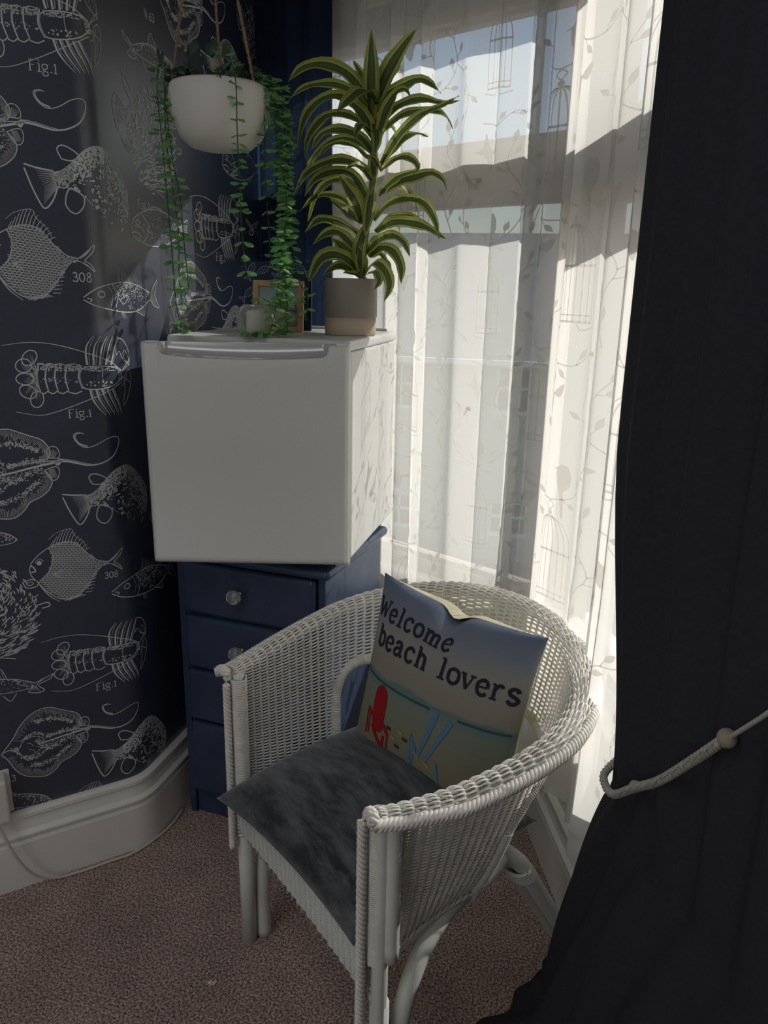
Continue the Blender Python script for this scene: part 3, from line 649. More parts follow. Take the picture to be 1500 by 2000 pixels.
def boarfish():
    m = Motif((790, 460), (790, 1000), 1.9); w = 4
    C, rx, ry = (800, 735), 128, 272
    for _ in range(520):
        t = random.uniform(0, 2*PI); rr = math.sqrt(random.random()); x, y = C[0]+rx*rr*math.cos(t), C[1]+ry*rr*math.sin(t)
        a = 1.9+.9*(y-C[1])/ry+.25*random.gauss(0, 1); l = random.uniform(16, 34)
        m.line([(x-l/2*math.cos(a), y-l/2*math.sin(a)), (x+3, y), (x+l/2*math.cos(a), y+l/2*math.sin(a))], 2.2, 1.8, 6.5, n=2)
    m.line([(700, 600), (672, 640), (672, 760), (705, 860), (760, 950), (860, 1003)], 4); m.line([(640, 470), (655, 540), (690, 600)], 5); m.line([(640, 470), (668, 500), (690, 545)], 4)
    m.line([(612, 592), (600, 640), (606, 700), (622, 762), (655, 745), (676, 735)], 5); m.line([(612, 592), (645, 630), (672, 660)], 5)
    for k in range(4): m.line([(618+3*k, 640+24*k), (668, 668+20*k)], 5, 3); m.line([(622+8*k, 612+12*k), (616+8*k, 745-6*k)], 3)
    m.loop([(640, 800), (660, 775), (690, 785), (702, 850), (670, 842)], 5)
    for k in range(3): m.line([(648+10*k, 800), (664+10*k, 845)], 4)
    m.loop([(885, 560), (908, 548), (926, 566), (920, 592), (896, 594)], 5); m.loop([(895, 568), (908, 562), (914, 574), (902, 582)], 4)
    m.line([(925, 700), (950, 690), (955, 712), (935, 722)], 6)
    return m

def herring():
    m = Motif((680, 245), (930, 385), 1.75); w = 4.5
    top = [(680, 235), (740, 228), (800, 245), (860, 288), (905, 335), (925, 385)]; low = [(680, 262), (730, 300), (790, 335), (850, 370), (900, 392), (925, 388)]
    m.line(top, w); m.line(low, w*.8)
    body = [tuple(p) for p in spline(top, 4)]+[tuple(p) for p in spline(low, 4)][::-1]
    def dens(p):
        T = spline(top, 5); return max(.1, 1-np.hypot(T[:, 0]-p[0], T[:, 1]-p[1]).min()/48)
    m.dots(body, 1300, 3.2, dens)
    m.line([(680, 235), (655, 200), (636, 168), (640, 200), (668, 245), (645, 270), (660, 292), (690, 295), (682, 262)], w)
    for k in range(6): m.line([(674, 240+3*k), (648+4*k, 186+4*k)], 2, 1); m.line([(676, 250+2*k), (655+6*k, 285)], 2, 1)
    m.line([(765, 238), (780, 205), (797, 180), (808, 215), (828, 255)], 4); m.line([(725, 310), (735, 360), (762, 335)], 4); m.line([(790, 340), (800, 400), (825, 362)], 4)
    for k in range(5): m.line([(775+9*k, 238+3*k), (790+5*k, 195+9*k)], 2)
    m.loop([(895, 345), (905, 340), (912, 350), (902, 358)], 3); m.line([(868, 300), (880, 335), (868, 372)], 4)
    return m

MOT = dict(lobster=lobster(), stingray=stingray(), trout=trout(), angel=angel(), perch=perch(), piranha=piranha(), boarfish=boarfish(), herring=herring())
PLACE = {
 'lobster': [(-.182, 1.195, .040, 1.193), (-.175, .544, .030, .539), (.401, 1.530, .620, 1.540), (-.191, 1.838, .020, 1.865), (.405, .88, .615, .875)],
 'stingray': [(-.301, .351, -.107, .364), (-.322, .985, -.113, 1.016), (-.315, 1.625, -.120, 1.678), (.261, 1.345, .471, 1.353), (.291, 1.995, .490, 2.035), (.275, .690, .475, .70)],
 'trout': [(-.075, 1.584, .11, 1.569), (-.068, .924, .105, .915), (-.059, .275, .119, .246), (.523, 1.925, .708, 1.928), (.52, 1.26, .70, 1.255)],
 'angel': [(-.199, .782, -.033, .772), (-.213, 1.437, -.042, 1.432), (-.195, .138, -.033, .120), (.40, 1.135, .565, 1.13)],
 'perch': [(-.038, 1.356, .176, 1.358), (-.031, .697, .18, .685), (.55, 1.03, .76, 1.03), (-.03, 2.01, .18, 2.01)],
 'piranha': [(.116, 1.5, .329, 1.51), (.565, 1.7, .781, 1.71), (.116, .84, .329, .85)],
 'boarfish': [(.236, 1.805, .21, 1.587), (.83, 2.16, .815, 1.945), (-.285, .80, -.30, .584)],
 'herring': [(.17, 1.869, .352, 1.86), (-.394, .862, -.212, .855), (-.388, .235, -.206, .200), (-.397, .520, -.215, .507), (.74, 1.55, .92, 1.545)],
}
# the next drop of the paper, further along the wall (half-drop repeat)
for k_, L_ in list(PLACE.items()):
    for (ua, za, ub, zb) in list(L_):
        if min(ua, ub) < .0 and (k_, ua) != ('herring', -.397):
            for dz in (-.327, .327):
                if .3 < za+dz < 2.1: PLACE[k_].append((ua-.585, za+dz, ub-.585, zb+dz))
paper = Ink()
for k, L in PLACE.items():
    for (ua, za, ub, zb) in L:
        a = complex(ua, za); d = complex(ub, zb)-a; flip = (k, ua) == ('herring', -.397)
        if flip: a, d = complex(ub, zb), complex(ua, za)-complex(ub, zb)
        def fn(p, a=a, d=d, flip=flip):
            z = a+d*complex(p[0], -p[1] if flip else p[1]); return (z.real, z.imag)
        paper.add(MOT[k].ink, fn)
for (t, u, z, h) in (('Fig.1', -.1, 1.770, .014), ('Fig.1', -.088, 1.108, .013), ('Fig.1', -.084, .456, .013), ('Fig.1', .510, 1.449, .015), ('308', -.056, 1.388, .015), ('308', -.044, .733, .012),
                     ('xx.', -.228, .686, .013), ('N°63'.replace('°', '.'), -.318, .276, .013), ('N.63', .222, 1.940, .013), ('N.63', .235, 1.266, .013), ('Fig.2', .150, 1.547, .013)):
    write(paper, t, u, z, h, .15, .06)
pv = [wall_pt(u, z, .0007) for (u, z) in paper.v]
ok = [(.0 < z < 2.3 and -1.2 < u < U_END-.03) for (u, z) in paper.v]
pf = [f for f in paper.f if all(ok[i] for i in f)]
o = mesh('wallpaper_print', pv, pf, m_print, wl, smooth=False); o['label'] = 'white line drawings of fish, lobsters and rays printed on the navy wallpaper'; o['kind'] = 'stuff'

# ------------------------------------------------------------------ outdoors: street and the house opposite
o = mesh('ground', [(-40, 4, -5.2), (40, 4, -5.2), (40, 60, -5.2), (-40, 60, -5.2)], [(0, 1, 2, 3)], m_street, smooth=False); o['kind'] = 'structure'
hs = empty('terraced_house', (-1, 17, -5.2)); tag(hs, 'grey roofed terraced house across the street, seen through the sheer curtain', 'house')
HX0, HX1, EV = -9, 9, 5.04
def hbox(name, lo, hi, mm, par=hs): return box(name, lo, hi, mm, par, bevel=0)
wins = [(-.42, 5.10-.24, .82, 1.05), (-.42, 1.55, .95, .80), (-3.2, 4.86, .9, 1.05), (-3.2, 1.55, .95, .8), (2.6, 4.86, .9, 1.05), (2.6, 1.55, .95, .8), (-6.2, 4.86, .9, 1.05), (5.6, 4.86, .9, 1.05)]
# facade pieced around the window openings
xs = sorted({HX0, HX1}|{round(w[0], 3) for w in wins}|{round(w[0]+w[2], 3) for w in wins}); zs = sorted({0, 5.1}|{round(w[1]-w[3], 3) for w in wins}|{round(w[1], 3) for w in wins})
v, f = [], []
for i in range(len(xs)-1):
    for j in range(len(zs)-1):
        cx, cz = (xs[i]+xs[i+1])/2, (zs[j]+zs[j+1])/2
        if any(w[0] < cx < w[0]+w[2] and w[1]-w[3] < cz < w[1] for w in wins): continue
        b = len(v); v += [(xs[i], 0, zs[j]), (xs[i+1], 0, zs[j]), (xs[i+1], 0, zs[j+1]), (xs[i], 0, zs[j+1])]; f.append((b, b+1, b+2, b+3))
mesh('wall', v, f, m_render, hs, smooth=False); hbox('wall', (HX0, .25, 0), (HX1, 6.5, 5.0), m_render)
mesh('roof', [(HX0-.2, -.35, EV), (HX1+.2, -.35, EV), (HX1+.2, 3.5, 8.05), (HX0-.2, 3.5, 8.05), (HX0-.2, 7, EV), (HX1+.2, 7, EV), (HX0-.2, -.35, EV-.12), (HX1+.2, -.35, EV-.12)],
     [(0, 1, 2, 3), (3, 2, 5, 4), (6, 7, 1, 0), (0, 3, 4), (1, 5, 2)], m_slate, hs, smooth=False)
hbox('gutter', (HX0-.2, -.45, EV-.14), (HX1+.2, -.33, EV-.02), m_trimw)
for (x, z1, w_, h_) in wins:
    wn = hbox('window', (x-.04, -.03, z1-h_-.1), (x+w_+.04, .04, z1-h_), m_trimw)
    for q in ((x, z1-h_, x+.06, z1), (x+w_-.06, z1-h_, x+w_, z1), (x, z1-.06, x+w_, z1), (x, z1-h_*.5-.03, x+w_, z1-h_*.5+.03), (x+w_/2-.02, z1-h_, x+w_/2+.02, z1)):
        hbox('frame_bar', (q[0], .03, q[1]), (q[2], .12, q[3]), m_trimw, wn)
    hbox('pane', (x, .10, z1-h_), (x+w_, .11, z1), m_hglass, wn)
ch = hbox('chimney', (-5.6, 3.0, 7.2), (-4.7, 3.9, 9.0), m_brick)

# ================================================================== SHEER CURTAINS
def offset_path(off, s0, s1):
    """plan path along the two window walls at a distance off into the room; s measured from the bay corner (negative = first window)"""
    bis = np.linalg.solve(np.stack([N1, N2]), np.array([off, off]))
    C_ = CORN+bis; pts = []
    for s in np.arange(s0, s1+.0001, .01): pts.append(C_+(P1*s if s < 0 else P2*s))
    P = np.array(pts); K = np.ones(9)/9
    Q = np.stack([np.convolve(np.pad(P[:, k], 4, mode='edge'), K, 'valid') for k in range(2)], 1)
    Q[:4] = P[:4]; Q[-4:] = P[-4:]; return Q

class Drape:
    """hanging cloth: plan path + pleats; surface point from (s, z), s = distance along the path"""
    def __init__(s, path, waves, zt, hem, a0, a1, sway=None):
        s.P = path; s.d = np.r_[0, np.cumsum(np.linalg.norm(np.diff(path, axis=0), axis=1))]; s.L = s.d[-1]
        s.T = np.gradient(path, axis=0); s.T /= np.linalg.norm(s.T, axis=1)[:, None]
        s.waves, s.zt, s.hem, s.a0, s.a1, s.sway = waves, zt, hem, a0, a1, sway
    def at(s, q, z):
        q = np.asarray(q, float); z = np.asarray(z, float)
        t = np.clip((s.zt-z)/(s.zt-.3), 0, 1.2); amp = s.a0+(s.a1-s.a0)*t
        ph = np.zeros_like(q); dep = np.zeros_like(q); sh = np.zeros_like(q)
        for (lam, A, B, p0, wob) in s.waves:
            f = 2*PI*q/lam+p0+wob*np.sin(2*PI*q/(lam*3.7)+p0*2)+.35*t*np.sin(q*9+p0)
            dep = dep+A*amp*np.sin(f); sh = sh+B*np.sin(2*f)
        qq = np.clip(q+sh, 0, s.L)
        if s.sway is not None: dep = dep+s.sway(q, z)
        x = np.interp(qq, s.d, s.P[:, 0]); y = np.interp(qq, s.d, s.P[:, 1]); tx = np.interp(qq, s.d, s.T[:, 0]); ty = np.interp(qq, s.d, s.T[:, 1])
        n = np.hypot(tx, ty); tx, ty = tx/n, ty/n
        return np.stack([x+ty*dep, y-tx*dep, z], -1)       # right-hand side of the path = into the room
    def build(s, name, mm, parent=None, ds=.005, dz=.03, thick=None):
        nq = int(s.L/ds)+1; q = np.linspace(0, s.L, nq); hz = np.array([s.hem(a) for a in q]); nz = int((s.zt-.3)/dz)+1
        tt = np.linspace(0, 1, nz); Q, TT = np.meshgrid(q, tt, indexing='ij'); Z = s.zt+(hz[:, None]-s.zt)*TT
        V = s.at(Q, Z).reshape(-1, 3); i, j = np.meshgrid(np.arange(nq-1), np.arange(nz-1), indexing='ij')
        F = np.stack([i*nz+j, (i+1)*nz+j, (i+1)*nz+j+1, i*nz+j+1], -1).reshape(-1, 4)
        return mesh(name, V, F.tolist(), mm, parent)
    def lay(s, ink, name, mm, parent, stretch=1.35, off=.0012):
        A = np.array(ink.v); q = A[:, 0]/stretch; z = A[:, 1]
        hz = np.array([s.hem(a) for a in np.clip(q, 0, s.L)]); good = (q > .004) & (q < s.L-.004) & (z > hz+.01) & (z < s.zt-.01)
        P = s.at(q, z); e = .0015; du = s.at(q+e, z)-s.at(q-e, z); dv = s.at(q, z+e)-s.at(q, z-e)
        n = np.cross(du, dv); n /= np.linalg.norm(n, axis=1)[:, None]+1e-12; P = P+n*off
        F = [f for f in ink.f if all(good[i] for i in f)]
        o = mesh(name, P, F, mm, parent, smooth=True); o['kind'] = 'stuff'; return o

def birdcage(k, x, y, w=.105, h=.17):
    dh = h*.42; by = y
    k.line([(x-w/2, by), (x+w/2, by)], .0045); k.line([(x-w/2-.006, by-.008), (x-w*.3, by-.014), (x-w*.2, by-.004)], .003); k.line([(x+w/2+.006, by-.008), (x+w*.3, by-.014), (x+w*.2, by-.004)], .003)
    k.line([(x-w/2, by+h-dh), (x+w/2, by+h-dh)], .0045); k.line([(x-w/2, by+.012), (x+w/2, by+.012)], .0025)
    for i in range(9):
        u = -1+i/4; xx = x+u*w/2
        k.line([(xx, by), (xx, by+h-dh)], .0022)
        k.line([(xx, by+h-dh), (x+u*w*.46, by+h-dh*.6), (x+u*w*.3, by+h-dh*.2), (x+u*w*.06, by+h)], .0024)
    k.dot((x, by+h+.006), .006, 8); k.loop([(x, by+h+.012), (x+.008, by+h+.022), (x, by+h+.03), (x-.008, by+h+.022)], .0022)

def leafshape(k, x, y, a, l=.026, w=.0115):
    c, s_ = math.cos(a), math.sin(a)
    pts = [(0, 0), (l*.25, w*.42), (l*.55, w*.5), (l, 0), (l*.55, -w*.5), (l*.25, -w*.42)]
    k.poly([(x+c*p-s_*q, y+s_*p+c*q) for p, q in pts])

def sprig(k, pts, w=.0032, every=3, side=1):
    P = spline(pts, 8); k.line(pts, w, w*.7)
    for i in range(4, len(P)-1, every+2):
        t = P[i]-P[i-1]; a = math.atan2(t[1], t[0]); sd = side*(1 if (i//(every+2)) % 2 else -1)
        b = a+sd*.85; q = P[i]+.012*np.array([math.cos(b), math.sin(b)]); k.line([tuple(P[i]), tuple(q)], w*.7); leafshape(k, q[0], q[1], b-sd*.3, random.uniform(.022, .03))
    t = P[-1]-P[-2]; leafshape(k, P[-1][0], P[-1][1], math.atan2(t[1], t[0]), .028)

def bird(k, x, y, f=1, fly=False):
    if fly:
        k.poly([(x, y), (x+.018*f, y+.012), (x+.03*f, y+.045), (x+.036*f, y+.012), (x+.055*f, y+.004), (x+.03*f, y-.008), (x+.01*f, y-.04), (x+.004*f, y-.012)], True, 3); k.poly([(x+.004*f, y), (x-.028*f, y+.02), (x-.02*f, y-.006)], True, 3); return
    k.poly([(x, y), (x+.013*f, y+.012), (x+.014*f, y+.035), (x+.006*f, y+.05), (x-.008*f, y+.052), (x-.016*f, y+.04), (x-.014*f, y+.015), (x-.006*f, y-.012), (x-.002*f, y-.05), (x+.004*f, y-.048)], True, 3)
    k.line([(x-.014*f, y+.044), (x-.024*f, y+.041)], .004, .001)

def lace_tile(k, x, y):
    birdcage(k, x+.07, y+.02)
    sprig(k, [(x+.07, y+.222), (x+.02, y+.235), (x-.02, y+.26), (x-.03, y+.31), (x+.0, y+.36)]); sprig(k, [(x+.07, y+.222), (x+.12, y+.24), (x+.165, y+.29), (x+.21, y+.31), (x+.235, y+.36), (x+.225, y+.42), (x+.255, y+.47)])
    sprig(k, [(x+.165, y+.29), (x+.155, y+.35), (x+.125, y+.40), (x+.135, y+.45)], side=-1); bird(k, x+.095, y+.245)
    sprig(k, [(x+.235, y+.36), (x+.28, y+.33), (x+.30, y+.28), (x+.28, y+.22)], side=-1)
    sprig(k, [(x+.24, y-.02), (x+.22, y+.05), (x+.25, y+.11), (x+.22, y+.17), (x+.235, y+.22)]); sprig(k, [(x+.25, y+.11), (x+.29, y+.13), (x+.32, y+.10)], side=-1)
    bird(k, x+.05, y+.43, -1, True); sprig(k, [(x+.01, y-.05), (x+.09, y-.06), (x+.14, y-.03), (x+.19, y-.06)])
def lace(width, x0, z0=-.1, z1=2.3):
    k = Ink(); i = 0; x = x0
    while x < width:
        y = z0-(.27 if i % 2 else 0)
        while y < z1: lace_tile(k, x, y); y += .545
        x += .33; i += 1
    return k

# first window: from the corner by the navy curtain round to the bay post
hem1 = lambda s: .30
d1 = Drape(offset_path(.080, -.84, .02), [(.135, .62, .0115, .6, 1.3), (.31, .55, .006, 2.0, .6)], 2.46, hem1, .020, .026)
sh1 = d1.build('sheer_curtain', m_sheer); tag(sh1, 'white sheer curtain with birdcages and vines, behind the plant and fridge', 'curtain', 'sheer curtains at the bay window')
d1.lay(lace(d1.L*1.35, -.10), 'woven_motif', m_lace, sh1)
# second window: overlaps the post and runs on behind the dark curtain
hem2 = lambda s: .27+.14*min(1, max(0, s-.05)/.5)+.012*math.sin(s*40)
d2 = Drape(offset_path(.095, .015, 1.0), [(.12, .62, .010, 2.2, 1.2), (.31, .6, .004, .3, .5)], 2.46, hem2, .020, .030,
           sway=lambda q, z: .03*np.clip((.9-z)/.6, 0, 1)*np.sin(q*14+.6)**2)
sh2 = d2.build('sheer_curtain', m_sheer2); tag(sh2, 'white sheer curtain beside the dark curtain, its hem hanging over the white skirting', 'curtain', 'sheer curtains at the bay window')
d2.lay(lace(d2.L*1.35, -.22, -.32), 'woven_motif', m_lace, sh2)

# ================================================================== NAVY CURTAINS
bis = offset_path(.125, -.98, -.60)
dn = Drape(bis, [(.075, .7, .006, 1.0, .9), (.19, .5, 0, .2, .5)], 2.5, lambda s: .02, .022, .028)
c1 = dn.build('navy_curtain', m_curtain2, ds=.006); tag(c1, 'navy curtain hanging in the corner behind the potted striped plant', 'curtain', 'navy curtains')

# the near curtain: straight above the tie-back, spread over the carpet below it
ZT = .67
def near_curtain():
    TOP = spline([(.585, -.375), (.541, -.436), (.565, -.52), (.600, -.62), (.640, -.74), (.69, -.88), (.75, -1.05), (.82, -1.25)], 16)
    TIE = spline([(.615, -.500), (.580, -.544), (.592, -.60), (.617, -.68), (.650, -.79), (.69, -.90), (.74, -1.05), (.80, -1.25)], 16)
    MID = spline([(.575, -.35), (.526, -.378), (.522, -.455), (.525, -.58), (.55, -.72), (.59, -.88), (.64, -1.05), (.72, -1.25)], 16)
    HEM = spline([(.56, -.28), (.520, -.265), (.462, -.335), (.392, -.45), (.350, -.60), (.38, -.82), (.48, -1.05), (.62, -1.25)], 16)
    n = len(TOP); zs = np.r_[np.linspace(2.5, .95, 22), np.linspace(.93, .70, 9), np.linspace(.68, .0, 42)]; v = []
    tt = np.linspace(0, 1, n)
    for z in zs:
        if z > ZT:
            k = max(0, min(1, (z-ZT)/.55)); k = k*k*(3-2*k); P = TIE*(1-k)+TOP*k
        else:
            k = (ZT-z)/ZT
            if k < .68: j = k/.68; j = j**.75; P = TIE*(1-j)+MID*j
            else: j = (k-.68)/.32; j = j*j*.55+.45*j; P = MID*(1-j)+HEM*j
        T = np.gradient(P, axis=0); T /= np.linalg.norm(T, axis=1)[:, None]; N = np.stack([T[:, 1], -T[:, 0]], 1)
        pin = math.exp(-((z-ZT)/.10)**2)
        a = .013*(1-.5*pin)*np.clip(tt*4-.55, 0, 1)
        wv = a*(np.sin(tt*52+.5*math.sin(z*3))+.5*np.sin(tt*27+1.0))
        if z < ZT: wv = wv*.9+.010*np.sin(tt*17+z*9)*(1-pin)*np.clip(tt*4-.5, 0, 1)
        if z < .16: wv = wv+.012*math.sin(z*70)*np.clip(tt*6, .3, 1)
        Q = P+N*wv[:, None]
        for q in Q: v.append((q[0], q[1], max(z, .006)))
    f = []
    for i in range(len(zs)-1):
        for j in range(n-1): f.append((i*n+j, i*n+j+1, (i+1)*n+j+1, (i+1)*n+j))
    o = mesh('navy_curtain', v, f, m_curtain)
    return o
c2 = near_curtain(); tag(c2, 'near navy curtain at right, held by a rope and spreading over the carpet', 'curtain', 'navy curtains')

# rope tie-back with beads
tb = empty('curtain_tieback', (.60, -.60, .70)); tag(tb, 'white twisted rope tieback with round beads across the dark curtain', 'tieback')
O = np.array(tb.location)
rope_path = spline([(.640, -.500, .715), (.600, -.520, .712), (.570, -.560, .702), (.572, -.590, .698), (.582, -.618, .708), (.600, -.672, .760), (.620, -.731, .815), (.642, -.797, .891), (.657, -.838, .942)], 14)-O
tubes('rope', braid_polys(rope_path+np.array((-.004, -.004, 0)), .0034, .021, 3, .0025), .0031, m_rope, tb, sides=7)['kind'] = 'stuff'
cordp = spline([(.657, -.838, .942), (.674, -.885, .998), (.710, -.985, 1.12), (.78, -1.20, 1.33)], 10)-O
tubes('cord', [cordp], .0026, m_rope, tb, sides=7)
def ball(name, c, r, mm, par, sq=1.0): return lathe(name, [(max(.0005, r*math.sin(t)), -r*sq*math.cos(t)) for t in np.linspace(.03, PI-.03, 13)], mm, par, 18, c)
ball('bead', tuple(np.array((.659, -.842, .948))-O), .0105, m_bead, tb); ball('knot', tuple(np.array((.598, -.668, .757))-O), .0085, m_rope, tb, .95)

# ================================================================== CHEST OF DRAWERS
chest = empty('chest_of_drawers', (-.049, -.029, 0), R(-6.4)); tag(chest, 'narrow navy painted chest of drawers with glass knobs under the white fridge', 'drawers')
CW, CD = .405, .362
for (nm, lo, hi) in (('side_panel', (-.018, 0, .0), (0, CD, .742)), ('side_panel', (-CW, 0, .0), (-CW+.018, CD, .742)), ('back_panel', (-CW+.018, CD-.012, .04), (-.018, CD, .742)), ('plinth', (-CW+.018, .010, 0), (-.018, .028, .07))):
    box(nm, lo, hi, m_chest, chest, .002)
box('top', (-CW-.016, -.022, .742), (.018, CD+.010, .767), m_chest, chest, .011, 4)
zg = [.740, .597, .446, .295, .078]
for k in range(4):
    z1, z0 = zg[k]-.004, zg[k+1]+.004
    box('rail', (-CW+.018, .004, zg[k+1]-.009), (-.018, .03, zg[k+1]+.009), m_chest, chest, .001)
    dr = box('drawer', (-CW+.022, -.014, z0), (-.022, .30, z1), m_chest, chest, .010, 4)
    kb = lathe('knob', [(.0045, 0), (.0045, .012), (.009, .015), (.0165, .021), (.019, .027), (.0165, .033), (.010, .037), (.003, .038)], m_glass_knob, dr, 12)
    kb.matrix_local = Matrix.Translation((-.221, -.014, (z0+z1)/2+(.006 if k == 0 else .004))) @ Matrix.Rotation(R(90), 4, 'X')
    kc = lathe('knob_core', [(.006, .0), (.006, .003), (.003, .004), (.003, .030), (.001, .031)], m_metal, dr, 10); kc.matrix_local = kb.matrix_local.copy()

# ================================================================== TABLE-TOP FRIDGE
FB = .781; FW, FD, FH = .426, .412, .498
fr = empty('mini_fridge', (0, 0, FB)); tag(fr, 'white table-top mini fridge standing on the navy chest, door slightly open', 'fridge')
box('cabinet', (-FW, 0, 0), (0, FD, FH-.024), m_fridge, fr, .006, 3)
box('top_panel', (-FW-.002, -.016, FH-.024), (.002, FD+.004, FH), m_fridge, fr, .009, 4)
box('back_rail', (-FW+.02, FD-.012, FH-.002), (-.02, FD+.003, FH+.007), m_plastic, fr, .003)
for x in (-FW+.03, -.03):
    for y in (.03, FD-.03): lathe('foot', [(.012, -.0135), (.015, -.012), (.015, 0)], m_plastic, fr, 16, (x, y, 0))
def fridge_door():
    """door body lofted across its width, the grip scooped out of the top front edge"""
    W_, TH, Z0, Z1 = .436, .046, .008, .490; xs = np.r_[np.linspace(-W_, -W_+.012, 5), np.linspace(-W_+.02, -.402, 4), np.linspace(-.400, -.384, 7), np.linspace(-.375, -.068, 26), np.linspace(-.060, -.044, 7), np.linspace(-.040, -.012, 5), np.linspace(-.010, 0, 5)]
    v, f = [], []; npf = 0; hv, hf = [], []
    for x in xs:
        e = min(x+W_, -x); rr = .012; ins = rr-math.sqrt(max(0, rr*rr-(rr-min(rr, e))**2))     # rounded vertical edges
        y0 = -TH+ins
        if -.400 <= x <= -.044:
            a = min(1, (x+.400)/.016, (-.044-x)/.016); a = math.sqrt(max(0, 1-(1-a)**2)); c = (x+.222)/.178
            dz = (.020+.008*(1-c*c))*a; dy = .026*a
        else: dz = dy = 0
        prof = [(0, Z0), (y0+.004, Z0), (y0, Z0+.004), (y0-.003*(ins < .002), Z0+.010), (y0, Z0+.016), (y0, (Z0+Z1)/2), (y0, Z1-.06), (y0, Z1-.008-dz), (y0+.003, Z1-.003-dz), (y0+.006+dy*.35, Z1-dz-.002*(dz > 0)), (y0+.007+dy*.85, Z1-dz*.9), (y0+.008+dy, Z1-dz*.5), (y0+.009+dy, Z1-.001), (y0+.014+dy*.8, Z1), (0, Z1)]
        npf = len(prof); v += [(x, y, z) for y, z in prof]
    n = len(xs)
    for i in range(n-1):
        for j in range(npf): f.append((i*npf+j, (i+1)*npf+j, (i+1)*npf+(j+1) % npf, i*npf+(j+1) % npf))
    f.append(tuple(range(npf))); f.append(tuple(range((n-1)*npf, n*npf))[::-1])
    # silvery light in the white scoop, laid on as a grey lining, a hair proud
    keep = [i for i, x in enumerate(xs) if -.396 <= x <= -.048]
    for i in keep:
        for j in (8, 9, 10, 11, 12):
            p = v[i*npf+j]; hv.append((p[0], p[1]-.0008, p[2]+.0006))
    for i in range(len(keep)-1):
        for j in range(4): hf.append((i*5+j, (i+1)*5+j, (i+1)*5+j+1, i*5+j+1))
    return v, f, hv, hf
v, f, hv, hf = fridge_door()
door = mesh('door', v, f, m_fridge, fr); door.location = (.002, -.007, 0); door.rotation_euler = (0, 0, R(14.3))
bpy.context.view_layer.objects.active = door
mesh('handle', hv, hf, m_grip_sheen, door)
box('gasket', (-.424, -.001, .02), (-.008, .006, .478), m_gasket, door, .002)
box('hinge', (-.030, -.030, .488), (.000, .004, .494), m_plastic, door, .002)
box('hinge', (-.030, -.030, .001), (.002, .004, .008), m_plastic, door, .002)

FT = FB+FH                                   # height of the fridge top
# ------------------------------------------------------------------ things on the fridge
cd_ = empty('fish_card', (-.268, .245, FT+.0025), R(14)); tag(cd_, 'square navy card with pale fish drawings leaning behind the wooden frame', 'card')
cd_m = Matrix.Rotation(R(-9), 4, 'X')
o = box('board', (-.088, 0, 0), (.088, .014, .165), m_card, cd_, .002); o.matrix_local = cd_m
k = Ink()
def mini_fish(cx, cy, l, a):
    c, s_ = math.cos(a), math.sin(a); g = lambda x, y: (cx+(x*c-y*s_)*l, cy+(x*s_+y*c)*l)
    k.loop([g(*p) for p in ((-.4, 0), (-.1, .2), (.3, .16), (.5, 0), (.3, -.16), (-.1, -.2))], .0014, 4); k.loop([g(*p) for p in ((-.4, 0), (-.75, .28), (-.65, 0), (-.75, -.28))], .0014, 3)
    k.dot(g(.3, .04), .0016); 
    for i in range(4): k.line([g(-.45-.06*i, .0), g(-.6-.03*i, .15-.09*i)], .0008); k.line([g(-.2+.12*i, -.12), g(-.15+.12*i, .12)], .0007)
for q in ((-.062, .145, .035, 1.2), (-.030, .146, .036, 3.6), (.02, .140, .04, .4), (.06, .15, .035, 2.6), (-.068, .09, .036, .8), (-.068, .050, .036, 3.2), (-.03, .02, .036, .5), (.03, .02, .04, 3.5), (.072, .05, .034, 1.5), (.07, .10, .034, 2.2)): mini_fish(*q)
mesh('fish_print', [(x, -.0006, y) for x, y in k.v], k.f, m_cardink, o, smooth=False)
pf_ = empty('picture_frame', (-.245, .195, FT), R(12)); tag(pf_, 'small square light wood frame holding a beach photo, on the fridge', 'picture')
ft = Matrix.Rotation(R(-12), 4, 'X')
FS = .062; Z0_ = .0
for (lo, hi) in (((-FS, 0, 0), (-FS+.014, .014, .124)), ((FS-.014, 0, 0), (FS, .014, .124)), ((-FS+.014, 0, 0), (FS-.014, .014, .014)), ((-FS+.014, 0, .110), (FS-.014, .014, .124))):
    o = box('frame_side', lo, hi, m_oak, pf_, .0012); o.matrix_local = ft
o = mesh('photo', [(-FS+.014, .006, .014), (FS-.014, .006, .014), (FS-.014, .006, .11), (-FS+.014, .006, .11)], [(0, 1, 2, 3)], m_photo, pf_, False, uv=[(0, 0), (1, 0), (1, 1), (0, 1)]); o.matrix_local = ft
o = box('back_board', (-FS+.010, .009, .010), (FS-.010, .013, .114), m_oak, pf_, 0); o.matrix_local = ft
ca = empty('candle_globe', (-.232, .035, FT)); tag(ca, 'round crackled glass candle holder with a cream candle on the fridge', 'candle holder')
pr = [(.018, 0), (.030, .004), (.040, .016), (.0435, .032), (.041, .048), (.033, .062), (.027, .068)]
lathe('globe', pr+[(r-.003, z) for r, z in pr[::-1][:-1]]+[(.016, .004)], m_globe, ca, 40)
cn = lathe('candle', [(.0195, .006), (.0205, .010), (.0205, .052), (.019, .055), (.004, .052)], m_candle, ca, 28)
tubes('wick', [[(0, 0, .05), (.001, 0, .058), (.002, .001, .063)]], .0008, m_ink, cn, 5)

